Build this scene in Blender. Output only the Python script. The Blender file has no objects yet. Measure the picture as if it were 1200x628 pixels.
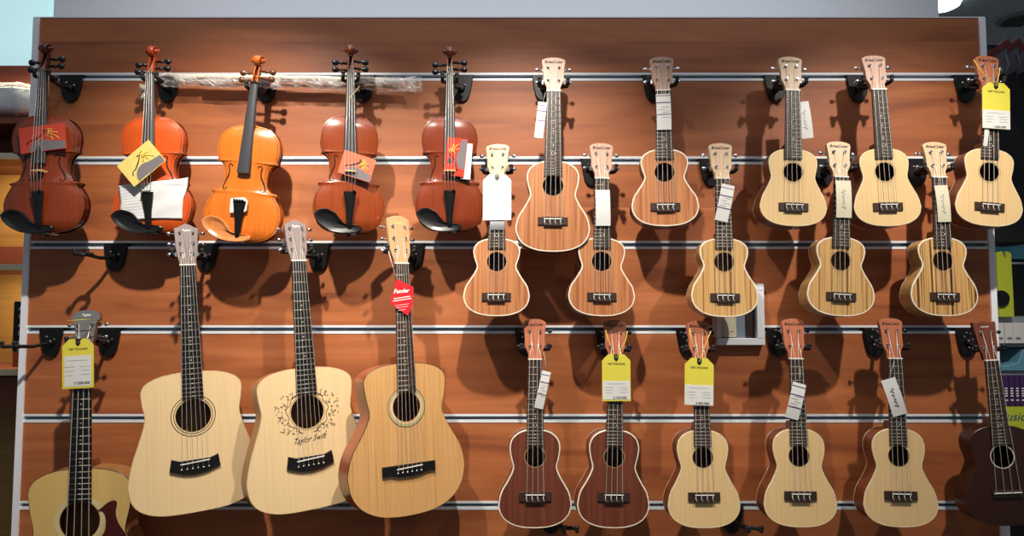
import bpy, bmesh, math, random
from mathutils import Vector, Matrix, Euler
random.seed(7)
C = bpy.context.scene
COL = C.collection
PI = math.pi

# ------------------------------------------------------------------ camera
EYE = 1.45; DIST = 2.10; PITCH = math.radians(3.4); F = 800.0
cam_d = bpy.data.cameras.new('camera'); cam = bpy.data.objects.new('camera', cam_d); COL.objects.link(cam)
cam.location = (0, -DIST, EYE); cam.rotation_euler = (PI/2 + PITCH, 0, 0)
cam_d.sensor_width = 36; cam_d.lens = F/1200*36; cam_d.clip_end = 60
C.camera = cam
CAMP = Vector((0, -DIST, EYE))

def ray(px, py):
    v = Vector((px-600, F, -(py-314)))
    c, s = math.cos(PITCH), math.sin(PITCH)
    return Vector((v.x, v.y*c - v.z*s, v.y*s + v.z*c))
def W(px, py, d=0.0):
    """point seen at pixel (px,py) on the upright plane d metres in front of the slat wall"""
    r = ray(px, py); t = (DIST - d)/r.y
    return CAMP + r*t
def Wplane(px, py, p, n):
    r = ray(px, py); t = (p-CAMP).dot(n)/r.dot(n)
    return CAMP + r*t

# ------------------------------------------------------------------ materials
def lin(c):
    return tuple((x/255/12.92 if x/255 <= .04045 else ((x/255+.055)/1.055)**2.4) for x in c)+(1,)
_m = {}
def mat(name, col, rough=.5, metal=0, coat=0, spec=.5, noise=0.0, nscale=60, trans=0, emit=None, es=1):
    if name in _m: return _m[name]
    m = bpy.data.materials.new(name); m.use_nodes = True; nt = m.node_tree
    b = nt.nodes['Principled BSDF']
    b.inputs['Base Color'].default_value = lin(col); b.inputs['Roughness'].default_value = rough
    b.inputs['Metallic'].default_value = metal; b.inputs['Coat Weight'].default_value = coat
    b.inputs['Coat Roughness'].default_value = .08
    b.inputs['Specular IOR Level'].default_value = spec
    b.inputs['Transmission Weight'].default_value = trans
    if emit: b.inputs['Emission Color'].default_value = lin(emit); b.inputs['Emission Strength'].default_value = es
    tc = nt.nodes.new('ShaderNodeTexCoord'); nz = nt.nodes.new('ShaderNodeTexNoise')
    nz.inputs['Scale'].default_value = nscale; nz.inputs['Detail'].default_value = 3
    nt.links.new(tc.outputs['Object'], nz.inputs['Vector'])
    mr = nt.nodes.new('ShaderNodeMapRange'); mr.inputs['To Min'].default_value = 1-max(noise, .03); mr.inputs['To Max'].default_value = 1+max(noise, .03)
    nt.links.new(nz.outputs['Fac'], mr.inputs['Value'])
    mx = nt.nodes.new('ShaderNodeVectorMath'); mx.operation = 'SCALE'; mx.inputs[0].default_value = lin(col)[:3]
    nt.links.new(mr.outputs['Result'], mx.inputs['Scale']); nt.links.new(mx.outputs['Vector'], b.inputs['Base Color'])
    _m[name] = m; return m

def wood(name, stops, scale, rough=.4, coat=.0, detail=6, dist=.4, fine=None, spec=.5, nsc=1.0, byboard=False, lo=.3, hi=.7, coatr=.1):
    """stops: list of colours, scale: xyz stretch of the grain"""
    if name in _m: return _m[name]
    m = bpy.data.materials.new(name); m.use_nodes = True; nt = m.node_tree; N = nt.nodes; L = nt.links
    b = N['Principled BSDF']; b.inputs['Roughness'].default_value = rough
    b.inputs['Coat Weight'].default_value = coat; b.inputs['Coat Roughness'].default_value = coatr
    b.inputs['Specular IOR Level'].default_value = spec
    tc = N.new('ShaderNodeTexCoord'); mp = N.new('ShaderNodeMapping'); mp.inputs['Scale'].default_value = scale
    src = tc.outputs['Object']
    if byboard:
        sp = N.new('ShaderNodeSeparateXYZ'); L.new(src, sp.inputs[0])
        d = N.new('ShaderNodeMath'); d.operation = 'MULTIPLY_ADD'; d.inputs[1].default_value = 1/.263; d.inputs[2].default_value = byboard
        fl = N.new('ShaderNodeMath'); fl.operation = 'FLOOR'; L.new(sp.outputs['Z'], d.inputs[0]); L.new(d.outputs[0], fl.inputs[0])
        k = N.new('ShaderNodeMath'); k.operation = 'MULTIPLY'; k.inputs[1].default_value = 3.7; L.new(fl.outputs[0], k.inputs[0])
        cb = N.new('ShaderNodeCombineXYZ'); ax = N.new('ShaderNodeMath'); ax.operation = 'ADD'
        L.new(sp.outputs['X'], ax.inputs[0]); L.new(k.outputs[0], ax.inputs[1])
        L.new(ax.outputs[0], cb.inputs['X']); L.new(k.outputs[0], cb.inputs['Y']); L.new(sp.outputs['Z'], cb.inputs['Z'])
        src = cb.outputs[0]
    L.new(src, mp.inputs['Vector'])
    nz = N.new('ShaderNodeTexNoise'); nz.inputs['Scale'].default_value = nsc; nz.inputs['Detail'].default_value = detail
    nz.inputs['Distortion'].default_value = dist; L.new(mp.outputs[0], nz.inputs['Vector'])
    rp = N.new('ShaderNodeValToRGB'); cr = rp.color_ramp
    n = len(stops)
    while len(cr.elements) < n: cr.elements.new(.5)
    for i, s in enumerate(stops):
        cr.elements[i].position = lo+(hi-lo)*i/(n-1); cr.elements[i].color = lin(s)
    L.new(nz.outputs['Fac'], rp.inputs['Fac'])
    out = rp.outputs['Color']
    if fine:
        m2 = N.new('ShaderNodeMapping'); m2.inputs['Scale'].default_value = fine[0]; L.new(src, m2.inputs['Vector'])
        n2 = N.new('ShaderNodeTexNoise'); n2.inputs['Scale'].default_value = 1; n2.inputs['Detail'].default_value = 3; n2.inputs['Distortion'].default_value = .2
        L.new(m2.outputs[0], n2.inputs['Vector'])
        mr = N.new('ShaderNodeMapRange'); mr.inputs['From Min'].default_value = .35; mr.inputs['From Max'].default_value = .65
        mr.inputs['To Min'].default_value = 1-fine[1]; mr.inputs['To Max'].default_value = 1+fine[1]*.4
        L.new(n2.outputs['Fac'], mr.inputs['Value'])
        v = N.new('ShaderNodeVectorMath'); v.operation = 'SCALE'; L.new(out, v.inputs[0]); L.new(mr.outputs[0], v.inputs['Scale'])
        out = v.outputs['Vector']
    L.new(out, b.inputs['Base Color'])
    _m[name] = m; return m

LAM = wood('cherry_laminate', [(140,76,44),(162,92,52),(172,100,57),(184,111,67)], (.9,1,6.5), rough=.5, coat=.0, detail=8, dist=2.2,
           fine=((4,1,120), .07), byboard=.3, lo=.3, hi=.7, spec=.5)
ALU = mat('brushed_aluminium', (236,239,243), .3, .12, noise=.05, nscale=8)
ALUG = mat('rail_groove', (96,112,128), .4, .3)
TRIM = mat('pale_trim', (240,242,248), .4)
BLACKP = mat('black_plastic', (14,14,16), .35, spec=.5)
RUBBER = mat('black_rubber', (20,20,22), .7)
CHROME = mat('chrome', (215,218,224), .12, 1)
BRASS = mat('fret_metal', (222,217,202), .3, .25)
STRINGM = mat('string_nylon', (225,222,212), .3, .3)
STEEL = mat('string_steel', (212,206,194), .3, .35)
BONE = mat('bone_white', (235,232,222), .35)
BINDW = mat('ivory_binding', (232,222,200), .35)
BINDB = mat('black_binding', (40,28,20), .35)
ROSEW = wood('rosewood', [(34,25,21),(62,44,36),(50,36,30)], (300,60,14), rough=.42)
EBONY = mat('ebony', (18,17,18), .32, coat=.2, noise=.15, nscale=30)
FBV = mat('violin_fingerboard', (58,58,62), .34, coat=.25, noise=.1)
PEARL = mat('pearl_dot', (225,225,215), .25)
SPRUCE = wood('spruce_top', [(214,178,122),(228,194,142),(221,186,130)], (210,60,3.0), rough=.38, coat=.15, fine=((700,100,2), .06))
SPRUCEP = wood('pale_spruce_top', [(219,187,138),(229,199,152),(224,193,145)], (190,60,2.5), rough=.5, fine=((700,100,2), .05))
SPRUCEY = wood('amber_spruce_top', [(208,170,100),(220,184,114),(213,176,106)], (190,60,2.5), rough=.4, coat=.2, fine=((700,100,2), .06))
CEDAR = wood('cedar_brown_top', [(196,142,82),(218,168,108),(208,154,94)], (120,60,2.0), rough=.35, coat=.3, fine=((500,100,2), .12))
MAHO = wood('ribbon_mahogany', [(138,76,40),(168,100,58),(194,132,84),(152,86,47)], (75,60,1.6), rough=.45, coat=.1, fine=((420,100,6), .14), dist=.2)
MAHOS = wood('mahogany_side', [(96,48,27),(124,66,38),(110,57,33)], (60,60,4), rough=.4, coat=.15, fine=((300,100,10), .15))
MAHOD = wood('dark_mahogany', [(84,40,27),(106,54,37),(122,64,44)], (60,60,2.0), rough=.4, coat=.25, fine=((420,100,6), .14), dist=.2)
SAPELE = wood('black_mahogany', [(40,20,14),(54,27,18),(47,23,16)], (50,50,2.0), rough=.35, coat=.2)
ZEBRA = wood('zebra_wood', [(104,66,32),(190,142,84),(214,172,112),(198,152,92),(128,84,42)], (85,60,1.2), rough=.4, coat=.2, dist=.15, detail=3, lo=.33, hi=.68, fine=((330,100,2), .2))
ZEBRAD = wood('dark_streaked_zebra', [(58,34,20),(180,130,72),(214,170,108),(196,148,86),(74,44,24)], (70,60,1.0), rough=.4, coat=.2, dist=.15, detail=3, lo=.37, hi=.64, fine=((330,100,2), .2))
ZEBRAS = wood('zebra_side', [(160,112,58),(196,148,90),(178,130,74)], (20,80,60), rough=.4, coat=.2)
MAPLEH = wood('pale_headstock', [(196,160,122),(212,180,144),(204,170,132)], (90,40,6), rough=.45, fine=((300,100,8), .1))
PINKH = wood('pink_headstock', [(174,132,110),(194,154,132),(184,142,120)], (90,40,6), rough=.45, fine=((300,100,8), .14))
REDH = wood('red_headstock', [(160,88,58),(186,110,78),(174,98,66)], (80,40,5), rough=.45, fine=((300,100,8), .15))
GREYH = wood('grey_headstock', [(112,98,94),(136,120,116),(124,108,104)], (80,40,5), rough=.35, coat=.2, fine=((300,100,8), .12))
TANH = wood('tan_headstock', [(164,126,84),(184,146,102),(174,134,92)], (80,40,5), rough=.4, coat=.2, fine=((300,100,8), .12))
GREYP = mat('grey_headstock_face', (104,106,106), .3, coat=.2)
INK = mat('dark_ink', (40,26,20), .6)
INKW = mat('white_ink', (240,238,230), .4)
INKG = mat('gold_ink', (222,200,110), .35, .3)
YEL = mat('yellow_card', (214,202,72), .45)
YCORD = mat('yellow_cord', (222,206,70), .6)
WHITEC = mat('white_card', (212,211,207), .55)
CREAMC = mat('cream_card', (208,201,176), .55)
PURPLE = mat('purple_print', (92,62,120), .5)
GREYI = mat('grey_print', (120,120,128), .6)
REDC = mat('red_card', (206,36,46), .4)
CARDR = mat('red_packet', (196,72,52), .25, coat=.4, noise=.12, nscale=40)
CARDY = mat('yellow_packet', (216,196,112), .25, coat=.4, noise=.12, nscale=40)
CARDG = mat('packet_grey', (118,112,116), .25, coat=.4)
GOLDC = mat('packet_gold', (226,182,66), .3)
FOAM = mat('white_foam_paper', (208,208,208), .7)

def plastic():
    m = bpy.data.materials.new('clear_plastic_film'); m.use_nodes = True; nt = m.node_tree; N = nt.nodes; L = nt.links
    b = N['Principled BSDF']; b.inputs['Base Color'].default_value = (.9,.89,.86,1); b.inputs['Roughness'].default_value = .14
    b.inputs['Specular IOR Level'].default_value = .9
    tr = N.new('ShaderNodeBsdfTransparent'); tr.inputs[0].default_value = (.93,.93,.92,1)
    mx = N.new('ShaderNodeMixShader'); tc = N.new('ShaderNodeTexCoord'); nz = N.new('ShaderNodeTexNoise')
    nz.inputs['Scale'].default_value = 28; nz.inputs['Detail'].default_value = 4; L.new(tc.outputs['Object'], nz.inputs['Vector'])
    rp = N.new('ShaderNodeMapRange'); rp.inputs['From Min'].default_value = .4; rp.inputs['From Max'].default_value = .75
    rp.inputs['To Min'].default_value = .08; rp.inputs['To Max'].default_value = .6
    L.new(nz.outputs['Fac'], rp.inputs['Value']); L.new(rp.outputs[0], mx.inputs[0]); L.new(tr.outputs[0], mx.inputs[1]); L.new(b.outputs[0], mx.inputs[2])
    bp = N.new('ShaderNodeBump'); bp.inputs['Strength'].default_value = .7; bp.inputs['Distance'].default_value = .004
    L.new(nz.outputs['Fac'], bp.inputs['Height']); L.new(bp.outputs[0], b.inputs['Normal'])
    L.new(mx.outputs[0], N['Material Output'].inputs['Surface']); return m
FILM = plastic()

# ------------------------------------------------------------------ mesh builder
class MB:
    def __init__(s): s.v = []; s.f = []; s.sm = []
    def add(s, vs, fs, smooth=False):
        o = len(s.v); s.v += [tuple(p) for p in vs]
        for f in fs: s.f.append(tuple(i+o for i in f)); s.sm.append(smooth)
        return s
    def box(s, c, sz, M=None):
        x, y, z = [q/2 for q in sz]
        vs = [Vector((a*x, b*y, d*z)) for a in (-1,1) for b in (-1,1) for d in (-1,1)]
        if M: vs = [M @ p for p in vs]
        vs = [p+Vector(c) for p in vs]
        return s.add(vs, [(0,1,3,2),(4,6,7,5),(0,4,5,1),(2,3,7,6),(0,2,6,4),(1,5,7,3)])
    def prism(s, out, y0, y1, ch=0.0, smooth_side=False, back=True, front=True):
        """out: list of (x,z) ; y0 = front (small y), y1 = back; chamfered front rim"""
        n = len(out); area = sum(out[i][0]*out[(i+1)%n][1]-out[(i+1)%n][0]*out[i][1] for i in range(n))
        if area < 0: out = out[::-1]
        rings = []
        if ch > 0: rings.append([(x, y0, z) for x, z in offset(out, ch)]); rings.append([(x, y0+ch, z) for x, z in out])
        else: rings.append([(x, y0, z) for x, z in out])
        rings.append([(x, y1, z) for x, z in out])
        vs = [p for r in rings for p in r]; fs = []
        o = len(s.v); s.v += vs
        for k in range(len(rings)-1):
            for i in range(n):
                j = (i+1) % n
                s.f.append((o+k*n+i, o+(k+1)*n+i, o+(k+1)*n+j, o+k*n+j)); s.sm.append(smooth_side)
        if front: s.f.append(tuple(o+i for i in range(n))); s.sm.append(False)
        if back: s.f.append(tuple(o+(len(rings)-1)*n+i for i in reversed(range(n)))); s.sm.append(False)
        return s
    def tube(s, pts, r, seg=8, cap=True, flat=None):
        pts = [Vector(p) for p in pts]; n = len(pts)
        rs = r if isinstance(r, (list, tuple)) else [r]*n
        up = None; rings = []
        for i, p in enumerate(pts):
            t = (pts[min(i+1, n-1)]-pts[max(i-1, 0)]).normalized()
            if up is None:
                up = Vector((0,0,1)) if abs(t.z) < .9 else Vector((1,0,0))
            a = (up - t*up.dot(t)).normalized(); up = a; b = t.cross(a)
            fl = flat or 1
            rings.append([p + (a*math.cos(2*PI*k/seg)*fl + b*math.sin(2*PI*k/seg))*rs[i] for k in range(seg)])
        o = len(s.v); s.v += [tuple(q) for R in rings for q in R]
        for i in range(n-1):
            for k in range(seg):
                l = (k+1) % seg
                s.f.append((o+i*seg+k, o+i*seg+l, o+(i+1)*seg+l, o+(i+1)*seg+k)); s.sm.append(seg > 4)
        if cap:
            s.f.append(tuple(o+k for k in reversed(range(seg)))); s.sm.append(False)
            s.f.append(tuple(o+(n-1)*seg+k for k in range(seg))); s.sm.append(False)
        return s
    def lathe(s, base, axis, prof, seg=14, flat=1.0):
        """prof: list of (dist along axis, radius)"""
        ax = Vector(axis).normalized(); up = Vector((0,0,1)) if abs(ax.z) < .9 else Vector((0,1,0))
        a = (up-ax*up.dot(ax)).normalized(); b = ax.cross(a); base = Vector(base)
        o = len(s.v); n = len(prof)
        for d, r in prof:
            for k in range(seg):
                s.v.append(tuple(base+ax*d+a*math.cos(2*PI*k/seg)*r+b*math.sin(2*PI*k/seg)*r*flat))
        for i in range(n-1):
            for k in range(seg):
                l = (k+1) % seg
                s.f.append((o+i*seg+k, o+i*seg+l, o+(i+1)*seg+l, o+(i+1)*seg+k)); s.sm.append(True)
        s.f.append(tuple(o+k for k in reversed(range(seg)))); s.sm.append(False)
        s.f.append(tuple(o+(n-1)*seg+k for k in range(seg))); s.sm.append(False)
        return s
    def strip(s, A, B, smooth=False, closed=True):
        n = len(A); o = len(s.v); s.v += [tuple(p) for p in A]+[tuple(p) for p in B]
        for i in range(n if closed else n-1):
            j = (i+1) % n; s.f.append((o+i, o+j, o+n+j, o+n+i)); s.sm.append(smooth)
        return s
    def build(s, name, m, parent=None, mesh_only=False):
        me = bpy.data.meshes.new(name); me.from_pydata(s.v, [], s.f); me.update()
        bm = bmesh.new(); bm.from_mesh(me); bmesh.ops.recalc_face_normals(bm, faces=bm.faces); bm.to_mesh(me); bm.free()
        me.polygons.foreach_set('use_smooth', s.sm)
        me.materials.append(m)
        if mesh_only: return me
        return link(name, me, parent)

def link(name, me, parent=None):
    o = bpy.data.objects.new(name, me); COL.objects.link(o)
    if parent: o.parent = parent
    return o
def offset(out, d):
    """shift a closed ccw (x,z) outline inwards by d"""
    n = len(out); res = []
    for i in range(n):
        a = Vector(out[i-1]); b = Vector(out[i]); c = Vector(out[(i+1) % n])
        t = ((b-a).normalized()+(c-b).normalized())
        t = t.normalized() if t.length > 1e-6 else (c-b).normalized()
        res.append((b.x - t.y*d, b.y + t.x*d))
    return res
def catmull(P, k=6):
    out = []
    for i in range(len(P)-1):
        p0 = P[max(i-1, 0)] if i else (2*P[0][0]-P[1][0] if P[0][0] else -P[1][0], P[1][1] if P[0][0] == 0 else 2*P[0][1]-P[1][1])
        p3 = P[i+2] if i+2 < len(P) else (-P[i][0] if P[-1][0] == 0 else 2*P[-1][0]-P[-2][0], P[i][1] if P[-1][0] == 0 else 2*P[-1][1]-P[-2][1])
        p1, p2 = P[i], P[i+1]
        for j in range(k):
            t = j/k
            out.append(tuple(.5*(2*p1[q]+(p2[q]-p0[q])*t+(2*p0[q]-5*p1[q]+4*p2[q]-p3[q])*t*t+(3*p1[q]-p0[q]-3*p2[q]+p3[q])*t**3) for q in (0,1)))
    out.append(tuple(P[-1])); return out
def mirror(half):
    """half outline from bottom centre up the right side to top centre -> closed outline"""
    l = [(-x, z) for x, z in half[::-1] if x > 1e-5]
    return [p for p in half]+l
def empty(name, M, label, cat, group=None):
    o = bpy.data.objects.new(name, None); COL.objects.link(o); o.matrix_world = M; o.empty_display_size = .05
    tag(o, label, cat, group); return o
def tag(o, label, cat, group=None):
    o['label'] = label; o['category'] = cat
    if group: o['group'] = group
    return o
def struct(o): o['kind'] = 'structure'; return o
_t = {}
def text_mesh(body, size, m, ext=.0002, shear=0, key=None):
    k = (body, size, m.name, shear)
    if k in _t: return _t[k]
    cu = bpy.data.curves.new('lettering', 'FONT'); cu.body = body; cu.size = size; cu.extrude = ext; cu.align_x = 'CENTER'; cu.align_y = 'CENTER'
    cu.shear = shear; cu.resolution_u = 2; cu.offset = size*.022 if size < .02 else 0
    ob = bpy.data.objects.new('tmp', cu); COL.objects.link(ob)
    bpy.context.view_layer.update()
    me = bpy.data.meshes.new_from_object(ob.evaluated_get(bpy.context.evaluated_depsgraph_get()))
    bpy.data.objects.remove(ob); bpy.data.curves.remove(cu)
    me.transform(Matrix(((1,0,0,0),(0,0,-1,0),(0,1,0,0),(0,0,0,1))))
    me.materials.clear(); me.materials.append(m); me.name = 'lettering'
    _t[k] = me; return me
def lettering(name, body, size, m, parent, loc, shear=0, sx=1.0, rot=0):
    o = link(name, text_mesh(body, size, m, shear=shear), parent); o.location = loc; o.scale = (sx,1,1); o.rotation_euler = (0, rot, 0); return o

# ------------------------------------------------------------------ placement frames
def frame(top, bot, dt, db, yaw=0.0, L=None):
    Pt, Pb = W(top[0], top[1], dt), W(bot[0], bot[1], db)
    z = (Pt-Pb); ln = z.length; z.normalize()
    x = Vector((1,0,0)); x = (x-z*x.dot(z)).normalized(); y = z.cross(x)
    R = Matrix((x, y, z)).transposed() @ Matrix.Rotation(math.radians(yaw), 3, 'Z')
    s = ln/L if L else 1.0
    return Matrix.Translation(Pb) @ R.to_4x4() @ Matrix.Scale(s, 4)
def on_inst(M, top, bot, wpx, k):
    """frame for a card lying in the instrument's plane local y=-k: returns matrix, width, height (metres)"""
    R = M.to_3x3().normalized(); n = R.col[1]; s = M.to_scale()[0]
    p = M.translation - n*k*s
    Pt, Pb = Wplane(*top, p, n), Wplane(*bot, p, n)
    z = Pt-Pb; h = z.length; z.normalize(); y = n; x = y.cross(z).normalized()
    sc = (p-CAMP).length/ F
    px = (Wplane(bot[0]+5, bot[1], p, n)-Wplane(bot[0]-5, bot[1], p, n)).length/10
    M2 = Matrix((x, y, z)).transposed().to_4x4(); M2.translation = Pb
    return M2, wpx*px, h

# ------------------------------------------------------------------ fretted instruments
U = .53/200                       # metres per model unit (soprano ukulele = 200 units)
def body_half(Lb, lower, w, u, lz, wz, uz, sq=0.0):
    e1 = 2/(2.4+sq); e2 = 2/2.35; P = []
    for a in (0, 14, 28, 42, 56, 70, 82):
        a = math.radians(a); P.append((math.sin(a)**e1 if a else 0, lz*(1-math.cos(a)**e1)))
    P += [(1,lz),(.935,lz+(wz-lz)*.30),((1+w)/2-.02,lz+(wz-lz)*.57),(w+(1-w)*.12,lz+(wz-lz)*.82),(w,wz),(u-(u-w)*.35,(wz+uz)/2+.005)]
    for a in (0, 16, 32, 48, 62, 76, 90):
        a = math.radians(a); P.append((u*math.cos(a)**e2 if a < 1.57 else 0, uz+(1-uz)*math.sin(a)**e2))
    return [(x*lower/2, z*Lb) for x, z in catmull(P, 4)]
def plate_with_hole(out, hc, hr, y, t=.002, n=40):
    bm = bmesh.new()
    o = [bm.verts.new((x, y, z)) for x, z in out]
    h = [bm.verts.new((hc[0]+hr*math.cos(2*PI*i/n), y, hc[1]+hr*math.sin(2*PI*i/n))) for i in range(n)]
    es = [bm.edges.new((L[i], L[(i+1) % len(L)])) for L in (o, h) for i in range(len(L))]
    bmesh.ops.triangle_fill(bm, edges=es, use_beauty=True)
    for L in (o, h):
        b = [bm.verts.new((v.co.x, y+t, v.co.z)) for v in L]
        for i in range(len(L)):
            j = (i+1) % len(L); bm.faces.new((L[i], L[j], b[j], b[i]))
    bmesh.ops.recalc_face_normals(bm, faces=bm.faces)
    me = bpy.data.meshes.new('soundboard'); bm.to_mesh(me); bm.free(); return me
def circle(cx, cz, r, n=40): return [(cx+r*math.cos(2*PI*i/n), cz+r*math.sin(2*PI*i/n)) for i in range(n)]

HEAD = {  # half outlines, x relative to half width at top, z 0..1 from nut to tip
 'crown': lambda wn, wt: [(wn*.96,0),(wn*.98,.06),(wn*1.02,.14),(wt*.86,.32),(wt*.87,.5),(wt*.93,.7),(wt*1.0,.9),(wt*.72,.965),(wt*.38,.992),(0,1.0)],
 'notch': lambda wn, wt: [(wn,0),(wn*1.04,.08),(wt*.84,.28),(wt*.9,.55),(wt*.97,.84),(wt*.92,.9),(wt*.7,.915),(wt*.42,.96),(0,1.0)],
 'crest': lambda wn, wt: [(wn,0),(wn*1.04,.07),(wt*.86,.22),(wt*.93,.5),(wt*.99,.84),(wt*.96,.93),(wt*.7,.96),(wt*.4,.99),(0,1.0)],
 'mini':  lambda wn, wt: [(wn,0),(wn*1.0,.1),(wt*.66,.3),(wt*.72,.55),(wt*.8,.72),(wt*1.0,.78),(wt*.9,.92),(wt*.5,.985),(0,1.0)],
 'wing':  lambda wn, wt: [(wn,0),(wn*1.02,.12),(wt*.8,.35),(wt*.88,.6),(wt*1.0,.92),(wt*.9,.97),(wt*.5,.95),(0,.99)],
}
def fretted(name, label, cat, group, top, bot, dt, db, yaw, S):
    """S: spec in model units"""
    L = S['total']*U
    M = frame(top, bot, dt, db, yaw, L)
    root = empty(name, M, label, cat, group)
    body = body_half(S['body'], S['lower'], *S['shape'])
    out = [(x*U, z*U) for x, z in mirror(body)]
    area = sum(out[i][0]*out[(i+1)%len(out)][1]-out[(i+1)%len(out)][0]*out[i][1] for i in range(len(out)))
    if area < 0: out = out[::-1]
    dep = S['depth']*U
    # body: sides that get shallower towards the neck, and a back
    mb = MB(); Lb = S['body']*U
    yb = lambda z: dep*(1-.14*z/Lb)
    inn = [(x, 0.0, z) for x, z in out]
    rim = [(x, yb(z)-.003, z) for x, z in out]; o2 = offset(out, .003)
    rim2 = [(x, yb(z), z) for x, z in o2]
    mb.strip(inn, rim, True); mb.strip(rim, rim2, True)
    n = len(mb.v)-len(rim2); mb.f.append(tuple(range(n, n+len(rim2)))); mb.sm.append(False)
    mb.build('body', S['side'], root)
    bw = S['bindw']*U
    inner = offset(out, bw)
    me = plate_with_hole(inner, (0, S['hole'][0]*U), S['hole'][1]*U, -.0002)
    me.materials.append(S['top']); link('soundboard', me, root)
    b = MB(); e = .0004
    oo = offset(out, -e)
    f0 = [(x, -.0004, z) for x, z in inner]; f1 = [(x, -.0004, z) for x, z in offset(out, .0006)]; f2 = [(x, .0004, z) for x, z in oo]; f3 = [(x, .0035, z) for x, z in oo]
    b.strip(f0, f1); b.strip(f1, f2, True); b.strip(f2, f3, True); b.strip([(x, .0012, z) for x, z in inner], f0)
    b.build('binding', S['bind'], root)
    if S.get('backbind'):
        b2 = MB(); b2.strip([(x, yb(z)-.0045, z) for x, z in oo], [(x, yb(z)-.001, z) for x, z in oo], True); b2.build('back_binding', S['bind'], root)
    hz, hr = S['hole'][0]*U, S['hole'][1]*U
    for (r0, r1, m) in S['rosette']:
        r_ = MB(); c0, c1 = circle(0, hz, r0*U, 48), circle(0, hz, r1*U, 48)
        A = [(x, -.0007, z) for x, z in c0]; B = [(x, -.0007, z) for x, z in c1]
        r_.strip(A, B); r_.strip(B, [(x, -.0002, z) for x, z in c1]); r_.strip([(x, -.0002, z) for x, z in c0], A); r_.build('rosette', m, root)
    if S.get('dots'):
        r_ = MB(); k = 28
        for i in range(k):
            a = 2*PI*i/k; cx, cz = math.cos(a)*S['dots']*U, hz+math.sin(a)*S['dots']*U
            r_.prism([(cx+.0011*math.cos(q*PI/3), cz+.0011*math.sin(q*PI/3)) for q in range(6)], -.0006, -.0003)
        r_.build('rosette', mat('rosette_brown', (176,140,96), .5), root)
    # neck, heel, fingerboard
    zn, ze = S['nut']*U, S['fbend']*U; w0, w1 = S['fb'][0]*U/2, S['fb'][1]*U/2; th = .0045*S.get('k', 1); lift = .0012
    yt = -(th+lift)
    nk = MB(); seg = 10; rings = []
    for z, w in ((Lb-.004, w1*.96), (Lb+.015, w1*.94), ((Lb+zn)/2, (w0+w1)/2*.95), (zn, w0*.96)):
        dd = .016 if z > Lb+.01 else .022
        rings.append([(w*math.cos(PI*i/seg), -lift+dd*math.sin(PI*i/seg), z) for i in range(seg+1)])
    for i in range(3): nk.strip(rings[i], rings[i+1], True, False)
    nk.strip([r[0] for r in rings], [r[-1] for r in rings], False, False)
    nk.prism([(-w1*.75, Lb-.002), (w1*.75, Lb-.002), (w1*.62, Lb+.02), (-w1*.62, Lb+.02)], 0.004, dep*.7)
    nk.build('neck', S['neckm'], root)
    fb = MB(); fb.prism([(-w0, zn), (-w1, ze), (w1, ze), (w0, zn)], yt, -lift, .0006); fbo = fb.build('fretboard', S.get('fbm', ROSEW), root)
    SL = (S['nut']-S['bridge'])*U; fm = MB().tube([(-1, 0, 0), (1, 0, 0)], .0015, 6).build('fret', BRASS, mesh_only=True)
    k = 1; fz = []
    while True:
        z = zn - SL*(1-2**(-k/12))
        if z < ze+.003: break
        w = w0+(w1-w0)*(zn-z)/(zn-ze)
        o = link('fret', fm, fbo); o.location = (0, yt, z); o.scale = (w*.98, .7, .85 if SL < .5 else 1.0); fz.append(z); k += 1
    dm = MB().lathe((0,0,0), (0,-1,0), [(0,.0018),(.0003,.0018)], 10).build('fret_marker', PEARL, mesh_only=True)
    for q, dbl in S.get('marks', ((5,0),(7,0),(10,0),(12,1))):
        if q > len(fz): continue
        z = (fz[q-1]+(fz[q-2] if q > 1 else zn))/2
        for xx in ((-.005, .005) if dbl else (0,)):
            o = link('fret_marker', dm, fbo); o.location = (xx, yt-.0001, z)
    MB().box((0, yt-.0008+.003, zn+.0018), (2*w0*1.02, .0085, .0036)).build('nut', BONE, root)
    # headstock, tipped back a little
    hl = (S['total']-S['nut'])*U; hw = S['headw']*U/2; ang = math.radians(S.get('tilt', 7))
    hd = bpy.data.objects.new('headstock', None)
    half = catmull(HEAD[S['headshape']](w0, hw), 5)
    half = [(x, z*hl) for x, z in half]
    # open half from nut corner to tip
    ol = half+[(-x, z) for x, z in half[::-1] if x > 1e-5]
    hme = MB().prism(ol, -.002, .0105, .0008).build('headstock', S['headm'], mesh_only=True)
    hd = link('headstock', hme, root); hd.location = (0, .002, zn+.003); hd.rotation_euler = (-ang, 0, 0)
    if S.get('face'):
        MB().prism(offset(ol if sum(ol[i][0]*ol[(i+1)%len(ol)][1]-ol[(i+1)%len(ol)][0]*ol[i][1] for i in range(len(ol))) > 0 else ol[::-1], .0006), -.0028, -.002).build('veneer', S['face'], hd)
    if S.get('logo'):
        body_t, size, im, sh, zz = S['logo']
        lettering('headstock_logo', body_t, size, im, hd, (0, -.0031 if S.get('face') else -.0023, hl*zz), sh)
    rows = S['pegs']; ns = len(rows)*2
    Rt = Matrix.Rotation(-ang, 4, 'X')
    posts = []
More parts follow.
